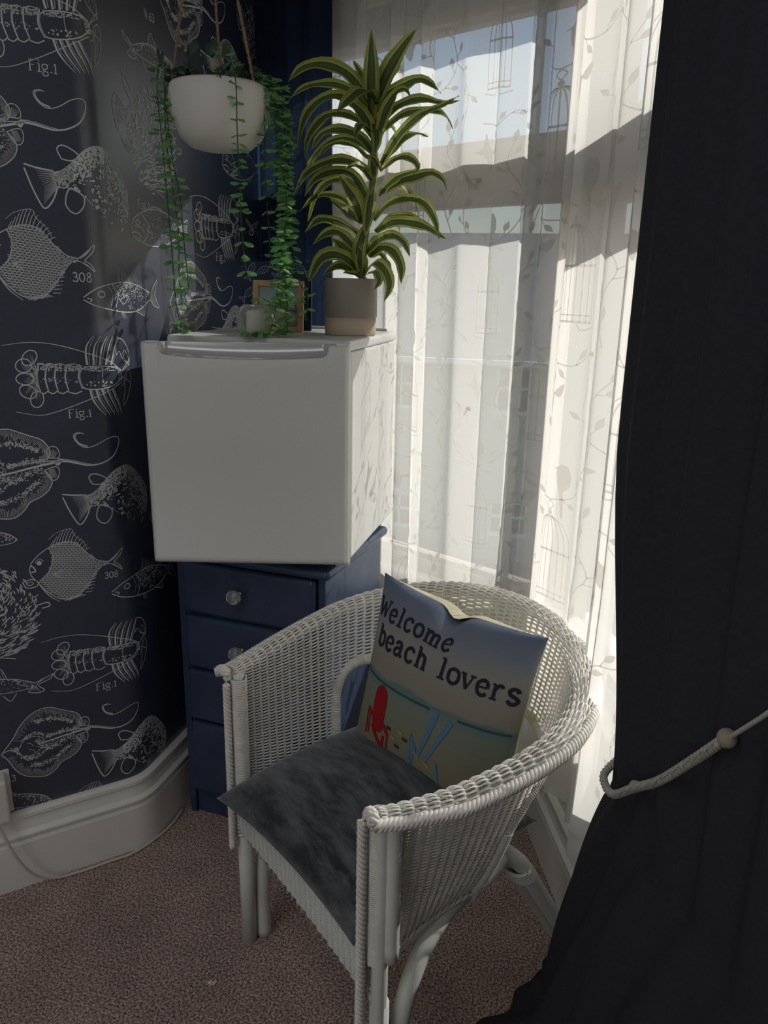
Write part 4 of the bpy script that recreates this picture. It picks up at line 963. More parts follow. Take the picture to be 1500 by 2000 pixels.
# ================================================================== WICKER ARMCHAIR
CH_ANG = R(-40.8); CH_LOC = (.058, -.518, 0)
chair = empty('wicker_armchair', CH_LOC, CH_ANG); tag(chair, 'white wicker tub armchair with braided rim in the bay window', 'armchair')
w0, w1, y1, DD, ne, zf, zb_, pp = .247, .297, .275, .515, 1.943, .663, .779, 1.5
def plan_curve(w0, w1, y1, DD, ne):
    pts = []
    for sgn in (-1, 1):
        sd = [(sgn*(w0+(w1-w0)*math.sin(t*PI/2)**1.0), y1*t) for t in np.linspace(0, 1, 40)]
        for t in np.linspace(0, PI/2, 90)[1:]: sd.append((sgn*w1*max(0, math.cos(t))**(2/ne), y1+(DD-y1)*math.sin(t)**(2/ne)))
        pts += sd if sgn < 0 else sd[::-1][1:]
    return np.array(pts)
PC = plan_curve(w0, w1, y1, DD, ne); PCLOW = plan_curve(.247, .212, .225, .425, 2.0); PCD = np.r_[0, np.cumsum(np.linalg.norm(np.diff(PC, axis=0), axis=1))]; PLEN = PCD[-1]
NST = int(round(PLEN/.0195)); SS = np.linspace(0, PLEN, NST*4+1)
def smoothed(col):
    return np.interp(SS, PCD, PC[:, col])
CXY = np.stack([smoothed(0), smoothed(1)], 1); LOW = np.stack([np.interp(SS, PCD, PCLOW[:, k]) for k in range(2)], 1)
def body(i, h):
    """plan position at height fraction h: the seat is narrower than the rim"""
    k = np.clip(h, 0, 1)**.75; return LOW[i]*(1-k)+CXY[i]*k
TT_ = np.gradient(CXY, axis=0); TT_ /= np.linalg.norm(TT_, axis=1)[:, None]; OUT = np.stack([-TT_[:, 1], TT_[:, 0]], 1)
RO = .0215*(.66+.34*np.clip(np.minimum(SS, PLEN-SS)/.12, 0, 1)); ZB = .372
ztop = zf+(zb_-zf)*np.clip(CXY[:, 1]/DD, 0, 1)**pp
sL = np.interp(.262, CXY[:len(SS)//2, 1], SS[:len(SS)//2]); sR = PLEN-np.interp(.292, CXY[:len(SS)//2, 1], SS[:len(SS)//2])
ARCH, RCN = .590, .075
def zlow(s):
    e = min(s-sL, sR-s)
    if e <= 0: return ZB
    if e >= RCN: return ARCH
    return ARCH-RCN+math.sqrt(RCN**2-(RCN-e)**2)
ZLOW = np.array([zlow(s) for s in SS])
def shell_point(i, h, off=0.0):
    """i index along SS, h in [0, 1] body, [1, 2] the outward roll"""
    o, c = OUT[i], CXY[i]; zt = ztop[i]-RO[i]
    if h <= 1:
        c = body(i, h); return np.array([c[0]-o[0]*off, c[1]-o[1]*off, ZB+(zt-ZB)*h])
    a = (h-1)*R(168); rr = RO[i]+off
    d = RO[i]-rr*math.cos(a); return np.array([c[0]+o[0]*d, c[1]+o[1]*d, zt+rr*math.sin(a)])
II = np.arange(len(SS))
polys = []
NB, NR = 88, 20
def row(h, j):
    par = np.cos(PI*II/4+PI*j); off = .0034*par
    zt = ztop-RO
    if h <= 1:
        q = body(II, h); P = np.c_[q[:, 0]-OUT[:, 0]*off, q[:, 1]-OUT[:, 1]*off, ZB+(zt-ZB)*h]; good = P[:, 2] > ZLOW-.001
    else:
        a = (h-1)*R(168); rr = RO+off; d = RO-rr*math.cos(a)
        P = np.c_[CXY[:, 0]+OUT[:, 0]*d, CXY[:, 1]+OUT[:, 1]*d, zt+rr*math.sin(a)]; good = np.ones(len(P), bool)
    a = 0
    while a < len(P):
        if not good[a]: a += 1; continue
        b = a
        while b+1 < len(P) and good[b+1]: b += 1
        if b-a > 2: polys.append(P[a:b+1])
        a = b+1
for j in range(NB): row(j/(NB-1), j)
for j in range(1, NR): row(1+j/(NR-1), NB+j-1)
o = tubes('weave', polys, .0020, m_wicker, chair, sides=4, caps=False); o['kind'] = 'stuff'
st = []
for i in range(2, len(SS), 4):
    hs_ = [h for h in np.linspace(0, 1, 14) if ZB+(ztop[i]-RO[i]-ZB)*h >= ZLOW[i]-.004]
    st.append(np.array([shell_point(i, h) for h in hs_]+[shell_point(i, 1+t) for t in np.linspace(.12, 1, 9)]))
o = tubes('stakes', st, .0024, m_wicker, chair, sides=5, caps=False); o['kind'] = 'stuff'
# wrapped edge of the opening, from the left side panel over the arch to the right side panel
iL, iR = int(np.searchsorted(SS, sL)), int(np.searchsorted(SS, sR))
def at_z(i, z):
    q = body(i, (z-ZB)/(ztop[i]-RO[i]-ZB)); return (q[0], q[1], z)
edge = [at_z(iL, z) for z in np.linspace(ZB-.015, ARCH-RCN, 14)]
for i in range(iL, iR+1, 2): edge.append(at_z(i, ZLOW[i]))
edge += [at_z(iR, z) for z in np.linspace(ARCH-RCN, ZB-.015, 14)]
edge = np.array(edge); ed = np.r_[0, np.cumsum(np.linalg.norm(np.diff(edge, axis=0), axis=1))]; es = np.arange(0, ed[-1], .006)
edge = np.stack([np.interp(es, ed, edge[:, k]) for k in range(3)], 1); K5 = np.ones(5)/5
edge[2:-2] = np.stack([np.convolve(edge[:, k], K5, 'valid') for k in range(3)], 1)
def coil(path, rad, pitch, r, per=9):
    P = np.asarray(path, float); d = np.r_[0, np.cumsum(np.linalg.norm(np.diff(P, axis=0), axis=1))]; n = int(d[-1]/pitch*per); s = np.linspace(0, d[-1], n)
    Q = np.stack([np.interp(s, d, P[:, k]) for k in range(3)], 1); T = np.gradient(P, axis=0); T = np.stack([np.interp(s, d, T[:, k]) for k in range(3)], 1); T /= np.linalg.norm(T, axis=1)[:, None]
    ref = np.broadcast_to(np.array([.3, .95, .08]) if np.abs(T[:, 2]).mean() > .5 else np.array([0, 0, 1.]), T.shape)
    A = np.cross(T, ref); A /= np.linalg.norm(A, axis=1)[:, None]; B = np.cross(A, T); ph = 2*PI*s/pitch
    rad = np.asarray(rad, float)
    return Q+rad*(np.cos(ph)[:, None]*A+np.sin(ph)[:, None]*B)
tubes('opening_rail', [edge], .0085, m_wickerlow, chair, 8)
tubes('opening_wrap', [coil(edge, .0105, .0036, .0017)], .0019, m_wicker, chair, 4)
# front posts: pole, close wrapping inside, braid on the outer front edge
for sgn in (-1, 1):
    i = 0 if sgn < 0 else len(SS)-1; o2 = OUT[i]; x0, y0 = CXY[i]; ztp = ztop[i]-RO[i]
    pz = np.linspace(.23, ztp+.004, 34); pole = np.array([(x0+o2[0]*.004, y0+.010, z) for z in pz])
    tubes('post', [pole], .0135, m_wickerlow, chair, 12)
    tubes('post_wrap', [coil(np.array([(x0-sgn*.004, y0+.008, z) for z in np.linspace(.372, ztp-.002, 40)]), .0155, .0037, .0018)], .00195, m_wicker, chair, 4)
    tubes('side_pole', [np.array([(x0+sgn*.017, y0+.022, z) for z in np.linspace(.385, ztp-.012, 12)])], .0125, m_wickerlow, chair, 12)
# one braid: up the left front edge, along the outer lip of the roll, down the right front edge
lip = np.array([shell_point(i, 2.0, .003) for i in range(0, len(SS), 3)])
def front_braid_path(i, sgn):
    x0, y0 = CXY[i]; up_ = [(x0+sgn*.006, y0-.012, z) for z in np.linspace(.245, ztop[i]-RO[i], 30)]
    arc = [tuple(shell_point(i, 1+t)+np.array([0, -.013, 0])) for t in np.linspace(.05, .97, 10)]
    return up_+arc
bp_ = np.vstack([front_braid_path(0, -1), lip, front_braid_path(len(SS)-1, 1)[::-1]])
tubes('braided_rim', braid_polys(bp_, .0062, .030, 4, .0035), .0046, m_wicker, chair, 6)['kind'] = 'stuff'
for x_, z_, R_ in ((CXY[0, 0]+.004, .26, .0042), (CXY[-1, 0]-.008, .22, .0050)):
    o = tubes('braided_front', braid_polys([(x_, -.018, z) for z in np.linspace(z_, .64, 20)], R_, .028, 3), .0040, m_wicker, chair, 6); o['kind'] = 'stuff'
# bottom binding of the side panels
for a, b in ((0, iL), (iR, len(SS)-1)):
    pth = np.array([(LOW[i, 0]+OUT[i, 0]*.003, LOW[i, 1]+OUT[i, 1]*.003, ZB-.003) for i in range(a, b+1)])
    tubes('panel_binding', braid_polys(pth, .0040, .05, 3), .0030, m_wicker, chair, 6)
# woven front apron
polys = []; xs = np.linspace(-w0+.008, w0-.008, 26*4+1)
for j in range(34):
    z = .305+j*.0026; off = .0028*np.cos(PI*np.arange(len(xs))/4+PI*j); sag = .010*(1-(xs/w0)**2)
    polys.append(np.c_[xs, -.004-off, np.full(len(xs), z)+sag*(1-j/33)])
o = tubes('front_apron', polys, .00175, m_wickerlow, chair, 4, caps=False); o['kind'] = 'stuff'
o = tubes('apron_stakes', [[(x, -.004, .300), (x, -.004, .335), (x, -.004, .392)] for x in xs[2::4]], .0024, m_wickerlow, chair, 5); o['kind'] = 'stuff'
tubes('apron_rail', [[(-w0, .002, .388), (0, .002, .388), (w0, .002, .388)], [(-w0, .004, .302), (-.12, .004, .311), (0, .004, .314), (.12, .004, .311), (w0, .004, .302)]], .0085, m_wickerlow, chair, 10)
# seat of flat weave, and the round pole that carries it
ip = [(c[0]*.97, .004+c[1]*.98) for c in LOW[::4]]
n = len(ip); v = [(x, y, .366) for x, y in ip]+[(x, y, .380) for x, y in ip]
mesh('seat', v, [tuple(range(n))[::-1], tuple(range(n, 2*n))]+[(i, (i+1) % n, n+(i+1) % n, n+i) for i in range(n)], m_wicker, chair, False)
ring = np.array([(c[0]*.94, .012+c[1]*.94, .352) for c in LOW[::3]])
tubes('seat_rail', [ring], .0145, m_wickerlow, chair, 10)
# legs: each a pair of poles
def leg(polys_, r=.0165):
    return tubes('leg', polys_, r, m_wickerlow, chair, 14)
def pad(L, top):
    return L
for sgn in (-1, 1):
    x = sgn*.248
    leg([[(x, .014, .002), (x, .014, .15), (x, .013, .29)], spline([(x-sgn*.002, .048, .002), (x, .049, .12), (x, .056, .22), (x-sgn*.006, .082, .292), (x-sgn*.022, .125, .330), (x-sgn*.044, .19, .346), (x-sgn*.062, .26, .350), (x-sgn*.095, .33, .352)], 8)])
    cp = np.array([(x, .031, z) for z in (np.linspace(.165, .225, 12) if sgn > 0 else np.linspace(.275, .335, 12))])
    q = coil(cp, .0, .009, .003, 16); s_ = np.linspace(0, 1, len(q)); ph = 2*PI*s_*(.06/.009)
    q = np.c_[x+.0205*np.cos(ph), .031+.0365*np.sin(ph), q[:, 2]+.006*np.cos(ph)]
    tubes('leg_wrap', [q], .0037, m_wickerlow, chair, 6)
    pa = spline([(sgn*.202, .235, .352), (sgn*.188, .29, .352), (sgn*.165, .345, .345), (sgn*.148, .385, .318), (sgn*.144, .46, .20), (sgn*.14, .585, .006)], 8)
    pb = spline([(sgn*.10, .352, .336), (sgn*.15, .362, .352), (sgn*.178, .398, .318), (sgn*.176, .47, .20), (sgn*.172, .597, .006)], 8)
    leg([pa, pb], .0165)
    cc = np.array((sgn*.161, .402, .300)); ax = np.array((0, .115-.0, -.19)); ax /= np.linalg.norm(ax); u = np.array((1., 0, 0)); w_ = np.cross(ax, u)
    ph = np.linspace(0, 2*PI*5, 90); q = cc+ax*((ph/(2*PI*5)-.5)*.036)[:, None]+np.cos(ph)[:, None]*u*.0365+np.sin(ph)[:, None]*w_*.021
    tubes('leg_wrap', [q], .0042, m_wickerlow, chair, 6)

# ================================================================== CUSHIONS
def cushion_surface(w, h, t, pinch=.085, dent=None, pw=2.2, back=1.0):
    def fn(u, v, side):
        x = w/2*u*(1-pinch*(1-v*v)*abs(u)**1.5); y = h/2*v*(1-pinch*(1-u*u)*abs(v)**1.5)
        k = max(0, (1-abs(u)**pw))*max(0, (1-abs(v)**pw)); z = side*t/2*k**.55*(1 if side > 0 else back)
        if dent: dx, dy, dz = dent(u, v, side); x += dx; y += dy; z += dz
        return (x, y, z)
    return fn
def cushion_mesh(name, fn, mats, parent, n=36):
    v, f, uv, mi = [], [], [], []
    for side in (1, -1):
        b = len(v)
        for i in range(n+1):
            for j in range(n+1):
                u, w_ = -1+2*i/n, -1+2*j/n; u, w_ = math.sin(u*PI/2)*.35+u*.65, math.sin(w_*PI/2)*.35+w_*.65
                v.append(fn(u, w_, side)); uv.append(((u+1)/2, (w_+1)/2))
        for i in range(n):
            for j in range(n):
                q = (b+i*(n+1)+j, b+(i+1)*(n+1)+j, b+(i+1)*(n+1)+j+1, b+i*(n+1)+j+1)
                f.append(q if side > 0 else q[::-1]); mi.append(0 if side > 0 else 1)
    o = mesh(name, v, f, mats, parent, True, uv); o.data.polygons.foreach_set('material_index', mi)
    bm = bmesh.new(); bm.from_mesh(o.data); bmesh.ops.remove_doubles(bm, verts=bm.verts[:], dist=.0004); bm.to_mesh(o.data); bm.free(); return o
CHM = Matrix.Translation(Vector(CH_LOC)) @ Matrix.Rotation(CH_ANG, 4, 'Z')
def seat_dent(u, v, side):
    r = random.Random(int(u*50)*97+int(v*50)); lump = .006*math.sin(u*5+1)*math.cos(v*4)
    k = (1-u*u)*(1-v*v)
    dz = lump*k - (.014*max(0, -v)**2*abs(u)**2 if side else 0)
    return (0, 0, dz)
sc = cushion_mesh('seat_cushion', cushion_surface(.460, .435, .172, .045, seat_dent, back=.42), [m_velvet, m_velvet], None)
sc.matrix_world = CHM @ Matrix.Translation((-.022, .180, .418)) @ Matrix.Rotation(R(4), 4, 'Z') @ Matrix.Rotation(R(1.5), 4, 'X')
tag(sc, 'charcoal velvet seat cushion with pointed corners in the wicker chair', 'cushion')

def pil_dent(u, v, side):
    g = math.exp(-((u-.02)/.13)**2)*max(0, v)**3
    fold = .010*math.sin(u*11+v*3)*max(0, v-.3)*max(0, 1-abs(u)) + .006*math.sin(v*9+u*2)*max(0, u-.4)
    if side < 0: return (0, .040*(1-u*u)**.6*max(0, v)*max(0, 1-v**6)-.016*g, .008*g)
    return (0, -.020*g, (-.018*g if side > 0 else .010*g)+fold*(1-abs(u))*(1-abs(v))*2*(side > 0))
PW, PH = .405, .405
pfn = cushion_surface(PW, PH, .125, .075, pil_dent, back=1.15)
pil = cushion_mesh('beach_pillow', pfn, [m_pillow, m_pilback], None, 44)
tag(pil, 'square beach print pillow reading Welcome beach lovers, leaning in the wicker chair', 'pillow')
ex = Vector((.985, .172, -.02)).normalized(); ey = Vector((-.02, .215, .976)); ey = (ey-ex*ey.dot(ex)).normalized(); ez = ex.cross(ey)
PM = Matrix((ex, ey, ez)).transposed().to_4x4(); PM.translation = Vector((-.003, .322, .612)); pil.matrix_world = CHM @ PM
def on_pillow(ink, name, mm, off=.0012):
    def pt(p):
        u, v = max(-.995, min(.995, p[0])), max(-.995, min(.995, p[1])); a = np.array(pfn(u, v, 1)); e = .02
        n = np.cross(np.array(pfn(u+e, v, 1))-np.array(pfn(u-e, v, 1)), np.array(pfn(u, v+e, 1))-np.array(pfn(u, v-e, 1))); n /= np.linalg.norm(n)+1e-9
        return a+n*off
    return mesh(name, [pt(p) for p in ink.v], ink.f, mm, pil, True)
k = Ink(); write(k, 'Welcome', -.90, .62, .125, .25, .24); write(k, 'beach lovers', -.78, .350, .135, .25, .215); on_pillow(k, 'lettering', m_ink, .0016)
k = Ink()
k.poly([(-.60, -.44), (-.615, -.28), (-.60, -.08), (-.555, -.02), (-.50, .0), (-.445, -.03), (-.41, -.10), (-.41, -.28), (-.43, -.46), (-.52, -.50)], True, 4)
k.line([(-.70, -.30), (-.62, -.36)], .045); k.line([(-.41, -.38), (-.33, -.47)], .05); k.line([(-.70, -.33), (-.705, -.60)], .022); k.line([(-.655, -.35), (-.66, -.58)], .02); k.line([(-.335, -.47), (-.35, -.66)], .022); k.line([(-.395, -.5), (-.44, -.72)], .035)
k.line([(-.60, -.46), (-.50, -.58), (-.40, -.66)], .05, smooth=False)
on_pillow(k, 'red_chair_print', m_red, .0018)
k = Ink(); k.line([(-.97, .06), (-.6, .025), (-.2, .02), (.14, .03)], .020); k.line([(.46, .04), (.70, .05), (.97, .06)], .020); on_pillow(k, 'shoreline_print', m_teal, .0016)
k = Ink(); k.line([(.23, .05), (.16, -.25), (.08, -.48)], .065, .04, smooth=False); k.line([(.40, .0), (.28, -.26), (.17, -.50)], .06, .035, smooth=False)
k.poly([(-.03, -.30), (.0, -.62), (-.07, -.64)]); k.poly([(-.02, -.28), (.06, -.42), (.01, -.65)]); k.line([(.30, -.45), (.34, -.72)], .03); on_pillow(k, 'blue_slats_print', m_blue, .0018)
k = Ink()
for x, h_ in ((-.33, -.36), (-.10, -.38), (-.20, -.50)): k.poly([(x-.03, h_), (x+.04, h_), (x+.045, -.93), (x-.025, -.93)])
on_pillow(k, 'green_post_print', m_green, .0017)
k = Ink()
for x, h_ in ((-.265, -.42), (-.17, -.32), (.04, -.46), (.18, -.5)): k.poly([(x-.025, h_), (x+.05, h_-.02), (x+.05, -.92), (x-.025, -.92)])
on_pillow(k, 'yellow_post_print', m_yellow, .0017)

# ================================================================== STRIPED DRACAENA
dp = empty('potted_dracaena', (-.060, .198, FT+.0005)); tag(dp, 'tall striped dracaena in a taupe pot on the fridge by the window', 'plant')
PR_, PHh = .0625, .128
lathe('pot', [(.0605, .040), (PR_, .042), (PR_, PHh-.003), (PR_-.001, PHh), (PR_-.004, PHh), (PR_-.005, PHh-.002), (PR_-.006, .05)], m_pot_grey, dp, 48, cap=False)
lathe('pot_base', [(.001, 0), (.0585, 0), (.0605, .003), (.0605, .041)], m_pot_band, dp, 48)
lathe('soil', [(.001, PHh-.012), (.03, PHh-.010), (.0565, PHh-.014)], m_soil, dp, 30, cap=False)
vd = np.array([-math.sin(YAW), math.cos(YAW), 0]); vr = np.array([math.cos(YAW), math.sin(YAW), 0])     # away from and across the usual viewpoint
def pp_(x, y, d=0.0):
    """crop units -> plant space: lateral, height; d = depth away from the room"""
    lat = (x*.28+560-684)*.001185; z = (640-(y*.28+100))*.001185*1.045; P = vr*lat+vd*d; return (P[0], P[1], z)
tubes('stem', [(spline([pp_(520, 1560), pp_(535, 1350), pp_(560, 1150), pp_(585, 950), pp_(590, 750), pp_(575, 560), pp_(570, 430)], 8), np.linspace(.0085, .005, 49))], .008, m_stem, dp, 10)
LV = [([(570, 600), (568, 420), (568, 260), (566, 95)], 80, -.02), ([(600, 500), (660, 340), (755, 190), (858, 68)], 92, .0), ([(590, 470), (650, 360), (720, 280), (765, 210)], 60, .04), ([(570, 500), (535, 390), (490, 300), (440, 225)], 55, .03),
 ([(560, 500), (480, 400), (380, 320), (230, 290), (110, 320), (25, 392)], 90, -.02), ([(560, 520), (460, 430), (340, 380), (190, 375), (90, 405), (0, 468)], 60, .03), ([(600, 470), (540, 440), (460, 500), (355, 612)], 95, -.10),
 ([(590, 650), (500, 540), (390, 475), (270, 490), (150, 590), (90, 785)], 70, -.05), ([(580, 690), (500, 600), (390, 560), (260, 575), (150, 700), (125, 830)], 56, .0), ([(590, 680), (540, 610), (480, 545), (420, 500)], 80, -.05),
 ([(600, 810), (520, 710), (420, 665), (310, 665), (230, 700), (175, 790)], 66, -.03), ([(590, 790), (500, 720), (390, 690), (260, 730), (160, 830), (118, 925)], 50, .03), ([(560, 820), (470, 755), (370, 740), (280, 780), (215, 870)], 34, -.06),
 ([(600, 960), (520, 875), (400, 840), (280, 860), (150, 935), (65, 1075)], 66, -.06), ([(570, 1110), (500, 980), (410, 910), (290, 915), (190, 970), (135, 1060)], 72, -.04), ([(550, 1090), (440, 970), (330, 940), (210, 1020), (135, 1200)], 54, .02),
 ([(510, 1200), (480, 1110), (420, 1020), (370, 945)], 88, -.08), ([(530, 1205), (450, 1180), (380, 1140), (310, 1085)], 80, -.09), ([(540, 1150), (430, 1090), (330, 1040), (200, 1045), (75, 1140)], 44, .02),
 ([(510, 1290), (420, 1240), (320, 1205), (220, 1200), (130, 1278)], 60, -.03), ([(500, 1430), (440, 1340), (350, 1275), (270, 1295), (200, 1355)], 66, -.07), ([(470, 1430), (410, 1380), (350, 1330), (300, 1300)], 78, .03),
 ([(510, 1530), (430, 1450), (330, 1415), (240, 1450), (165, 1592)], 88, -.07), ([(490, 1530), (420, 1495), (340, 1480), (240, 1545)], 56, .02), ([(460, 1520), (390, 1440), (320, 1390), (260, 1400)], 50, .05),
 ([(600, 720), (650, 590), (760, 510), (900, 480), (1040, 500), (1152, 486)], 64, -.04), ([(640, 850), (760, 690), (900, 580), (1040, 530), (1130, 490)], 56, -.08), ([(620, 540), (690, 430), (780, 385), (880, 345), (960, 365), (1035, 410)], 78, .02),
 ([(615, 720), (660, 570), (730, 455), (790, 440), (828, 495)], 64, -.06), ([(650, 650), (760, 560), (900, 515), (1030, 520), (1090, 555), (1128, 610)], 52, .04), ([(640, 850), (730, 740), (820, 665), (890, 640), (960, 655)], 50, .05),
 ([(640, 580), (690, 600), (730, 630), (772, 655)], 50, .07), ([(640, 890), (720, 835), (800, 815), (860, 840), (890, 890), (850, 935)], 46, -.07), ([(630, 1040), (700, 970), (780, 920), (890, 890)], 50, -.03),
 ([(650, 1020), (760, 950), (880, 915), (990, 885), (1070, 925), (1104, 1000)], 66, .03), ([(640, 1020), (730, 965), (800, 970), (860, 1030), (905, 1110)], 52, .06), ([(600, 1190), (690, 1095), (800, 1060), (930, 1080), (1010, 1180), (1048, 1312)], 56, -.05),
 ([(610, 1260), (720, 1170), (830, 1150), (930, 1180), (1020, 1240)], 46, .05), ([(620, 1260), (720, 1205), (830, 1200), (960, 1230), (1105, 1300)], 72, -.01), ([(545, 1400), (640, 1315), (730, 1290), (810, 1335), (852, 1425)], 62, -.06),
 ([(570, 1420), (650, 1360), (730, 1380), (790, 1470), (800, 1590)], 68, .02), ([(580, 1420), (640, 1400), (700, 1450), (745, 1510)], 34, .06), ([(560, 1510), (620, 1460), (690, 1520), (716, 1610), (680, 1705)], 66, -.09),
 ([(560, 1530), (620, 1520), (645, 1575), (610, 1635)], 52, -.10), ([(560, 1570), (490, 1540), (440, 1530), (395, 1530)], 46, -.07), ([(640, 890), (600, 840), (560, 830), (525, 840)], 44, -.10), ([(610, 960), (540, 900), (480, 880), (412, 905)], 58, -.08),
 ([(600, 660), (520, 640), (490, 690), (478, 750)], 46, -.11), ([(520, 1560), (515, 1470), (505, 1400), (490, 1350)], 72, -.03), ([(560, 1220), (520, 1300), (500, 1400), (520, 1540)], 70, -.02), ([(590, 980), (575, 1080), (560, 1180), (545, 1300)], 62, -.02),
 ([(600, 760), (590, 850), (600, 930), (615, 970)], 52, -.02), ([(580, 560), (600, 640), (610, 720), (600, 800)], 60, -.02), ([(620, 600), (650, 500), (700, 420), (720, 390)], 66, .05), ([(560, 1400), (600, 1330), (620, 1290), (640, 1270)], 50, .05)]
def strap_leaf(c, wpx, dep, seed):
    n = 14; r = random.Random(seed); m_ = len(c)
    P = spline([pp_(x, y, dep*(i/(m_-1))**.8+.006*r.uniform(-1, 1)) for i, (x, y) in enumerate(c)], 8); d = np.r_[0, np.cumsum(np.linalg.norm(np.diff(P, axis=0), axis=1))]
    s = np.linspace(0, d[-1], n); P = np.stack([np.interp(s, d, P[:, k]) for k in range(3)], 1); T = np.gradient(P, axis=0); T /= np.linalg.norm(T, axis=1)[:, None]
    face = -vd*.8+np.array([0, 0, .62])+.25*vr*r.uniform(-1, 1); v, f, uv = [], [], []; W_ = wpx*.28*.001185*.70
    for i in range(n):
        t = i/(n-1); w_ = W_*(.42+.58*min(1, t/.35)**.7)*(1 if t < .45 else max(0, 1-((t-.45)/.55)**1.9)) if i < n-1 else .0002
        sd = np.cross(T[i], face); sd /= np.linalg.norm(sd)+1e-9; nn = np.cross(sd, T[i])
        if nn @ face < 0: nn = -nn
        ripple = .0022*math.sin(t*19+seed)
        for j, q in enumerate((-1, -.5, 0, .5, 1)):
            v.append(P[i]+sd*w_*q/1+nn*(w_*.28*q*q+ripple*abs(q)*(1 if q > 0 else -1)*.8)); uv.append(((q+1)/2, t))
    for i in range(n-1):
        for j in range(4): f.append((i*5+j, i*5+j+1, (i+1)*5+j+1, (i+1)*5+j))
    return mesh('leaf', v, f, m_dracaena, dp, True, uv)
for i, (c, w_, d_) in enumerate(LV): strap_leaf(c, w_, d_, i)

# ================================================================== HANGING PLANTER
hp = empty('hanging_planter', (-.290, .015, 1.650)); tag(hp, 'white bowl planter hung on jute ropes with long trailing green vines', 'hanging planter')
prof = [(.001, .008), (.045, .008), (.064, .013), (.084, .030), (.0965, .056), (.1025, .084), (.1035, .104), (.102, .122), (.0985, .127), (.095, .127), (.0945, .12), (.096, .10), (.09, .08)]
lathe('bowl', prof, m_pot_white, hp, 56, cap=False); lathe('soil', [(.001, .107), (.05, .109), (.0952, .105)], m_soil, hp, 30, cap=False)
HK = np.array((-.0126, -.0031, CEIL-1.650))
for a in (200, -20, 112):
    p0 = np.array((.098*math.cos(R(a)), .098*math.sin(R(a)), .114)); kn = np.array((-.0126, -.0031, .575))
    pth = [p0+(kn-p0)*t for t in np.linspace(0, 1, 30)]
    tubes('rope', braid_polys(pth, .0016, .018, 2, .006), .0021, m_jute, hp, 5)
tubes('rope', braid_polys([np.array((-.0126, -.0031, .57))+(HK-np.array((-.0126, -.0031, .57)))*t for t in np.linspace(0, 1, 16)], .002, .02, 3, .006), .0025, m_jute, hp, 5)
tubes('hook', [spline([tuple(HK), (-.0126, -.003, CEIL-1.65-.03), (-.006, -.003, CEIL-1.65-.05), (-.016, -.004, CEIL-1.65-.062), (-.025, -.005, CEIL-1.65-.05)], 6)], .003, m_metal, hp, 8)
OP = np.array(hp.location)
def hpp(x, y, d=0.0):
    """crop units of the upper-left detail -> planter space"""
    px, py = x*.3733, y*.3733
    lat = (px-429)*.001165; z = 1.650-OP[2]+(296-py)*.001165*1.03; P = vr*lat+vd*d; return np.array((P[0], P[1], z))
def leaf_mesh(nm, l, w, mm):
    v = [(0, 0, 0)]; f = []; rows = ((.25, .62), (.55, 1.0), (.82, .72))
    for t, k_ in rows: v += [(l*t, -w/2*k_, -.0015*k_), (l*t, 0, .0012), (l*t, w/2*k_, -.0015*k_)]
    v.append((l, 0, -.001)); f = [(0, 1, 2), (0, 2, 3)]
    for i in range(2): b = 1+3*i; f += [(b, b+3, b+4, b+1), (b+1, b+4, b+5, b+2)]
    f += [(7, 10, 8), (8, 10, 9)]
    me = bpy.data.meshes.new(nm); me.from_pydata(v, [], f); me.materials.append(mm); me.polygons.foreach_set('use_smooth', [True]*len(f)); return me
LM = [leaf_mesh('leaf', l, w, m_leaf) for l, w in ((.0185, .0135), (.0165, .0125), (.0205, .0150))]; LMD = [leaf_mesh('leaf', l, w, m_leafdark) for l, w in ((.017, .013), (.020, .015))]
# each vine: crop-space path, depth at rim, depth at end
VN = [([(905, 420), (876, 455), (868, 560), (878, 800), (886, 1000), (900, 1280), (908, 1480), (935, 1690)], -.02, -.02, 0), ([(915, 430), (885, 520), (870, 700), (884, 900), (905, 1120), (898, 1340), (912, 1480)], .02, .02, 0),
 ([(930, 440), (918, 560), (932, 720), (946, 850), (968, 1000), (975, 1180), (990, 1400)], -.05, -.05, 0), ([(1200, 430), (1250, 455), (1272, 540), (1270, 760), (1278, 950), (1280, 1130), (1298, 1350)], -.10, -.10, 0),
 ([(1330, 450), (1362, 520), (1366, 700), (1360, 850), (1372, 1050), (1382, 1280)], -.03, -.02, 0), ([(1370, 450), (1420, 500), (1452, 640), (1458, 860), (1452, 1050), (1440, 1280), (1452, 1480), (1425, 1690)], .0, .0, 1),
 ([(1370, 470), (1405, 560), (1432, 760), (1470, 980), (1448, 1200), (1420, 1400), (1395, 1560), (1330, 1660), (1240, 1700)], -.03, -.05, 1), ([(1380, 460), (1430, 540), (1448, 700), (1440, 900), (1462, 1100), (1436, 1300), (1400, 1460), (1320, 1440)], .03, .02, 1),
 ([(1390, 480), (1440, 600), (1470, 800), (1455, 1000), (1475, 1180), (1510, 1350), (1555, 1430), (1540, 1520)], .02, .02, 0), ([(1380, 470), (1428, 620), (1450, 840), (1468, 1040), (1450, 1240), (1465, 1440), (1455, 1600), (1380, 1690)], -.02, -.03, 1)]
NL = 0; extra = []
zmin = FT-OP[2]+.006
def place_leaf(me, p, dirv, nrm, parent, sc):
    x = Vector(dirv).normalized(); z = Vector(nrm); z = (z-x*z.dot(x)).normalized(); y = z.cross(x)
    M = Matrix((x*sc, y*sc, z*sc)).transposed().to_4x4(); M.translation = Vector(p)
    o = bpy.data.objects.new('leaf', me); COL.objects.link(o); o.parent = parent; o.matrix_local = M; return o
rg = random.Random(3)
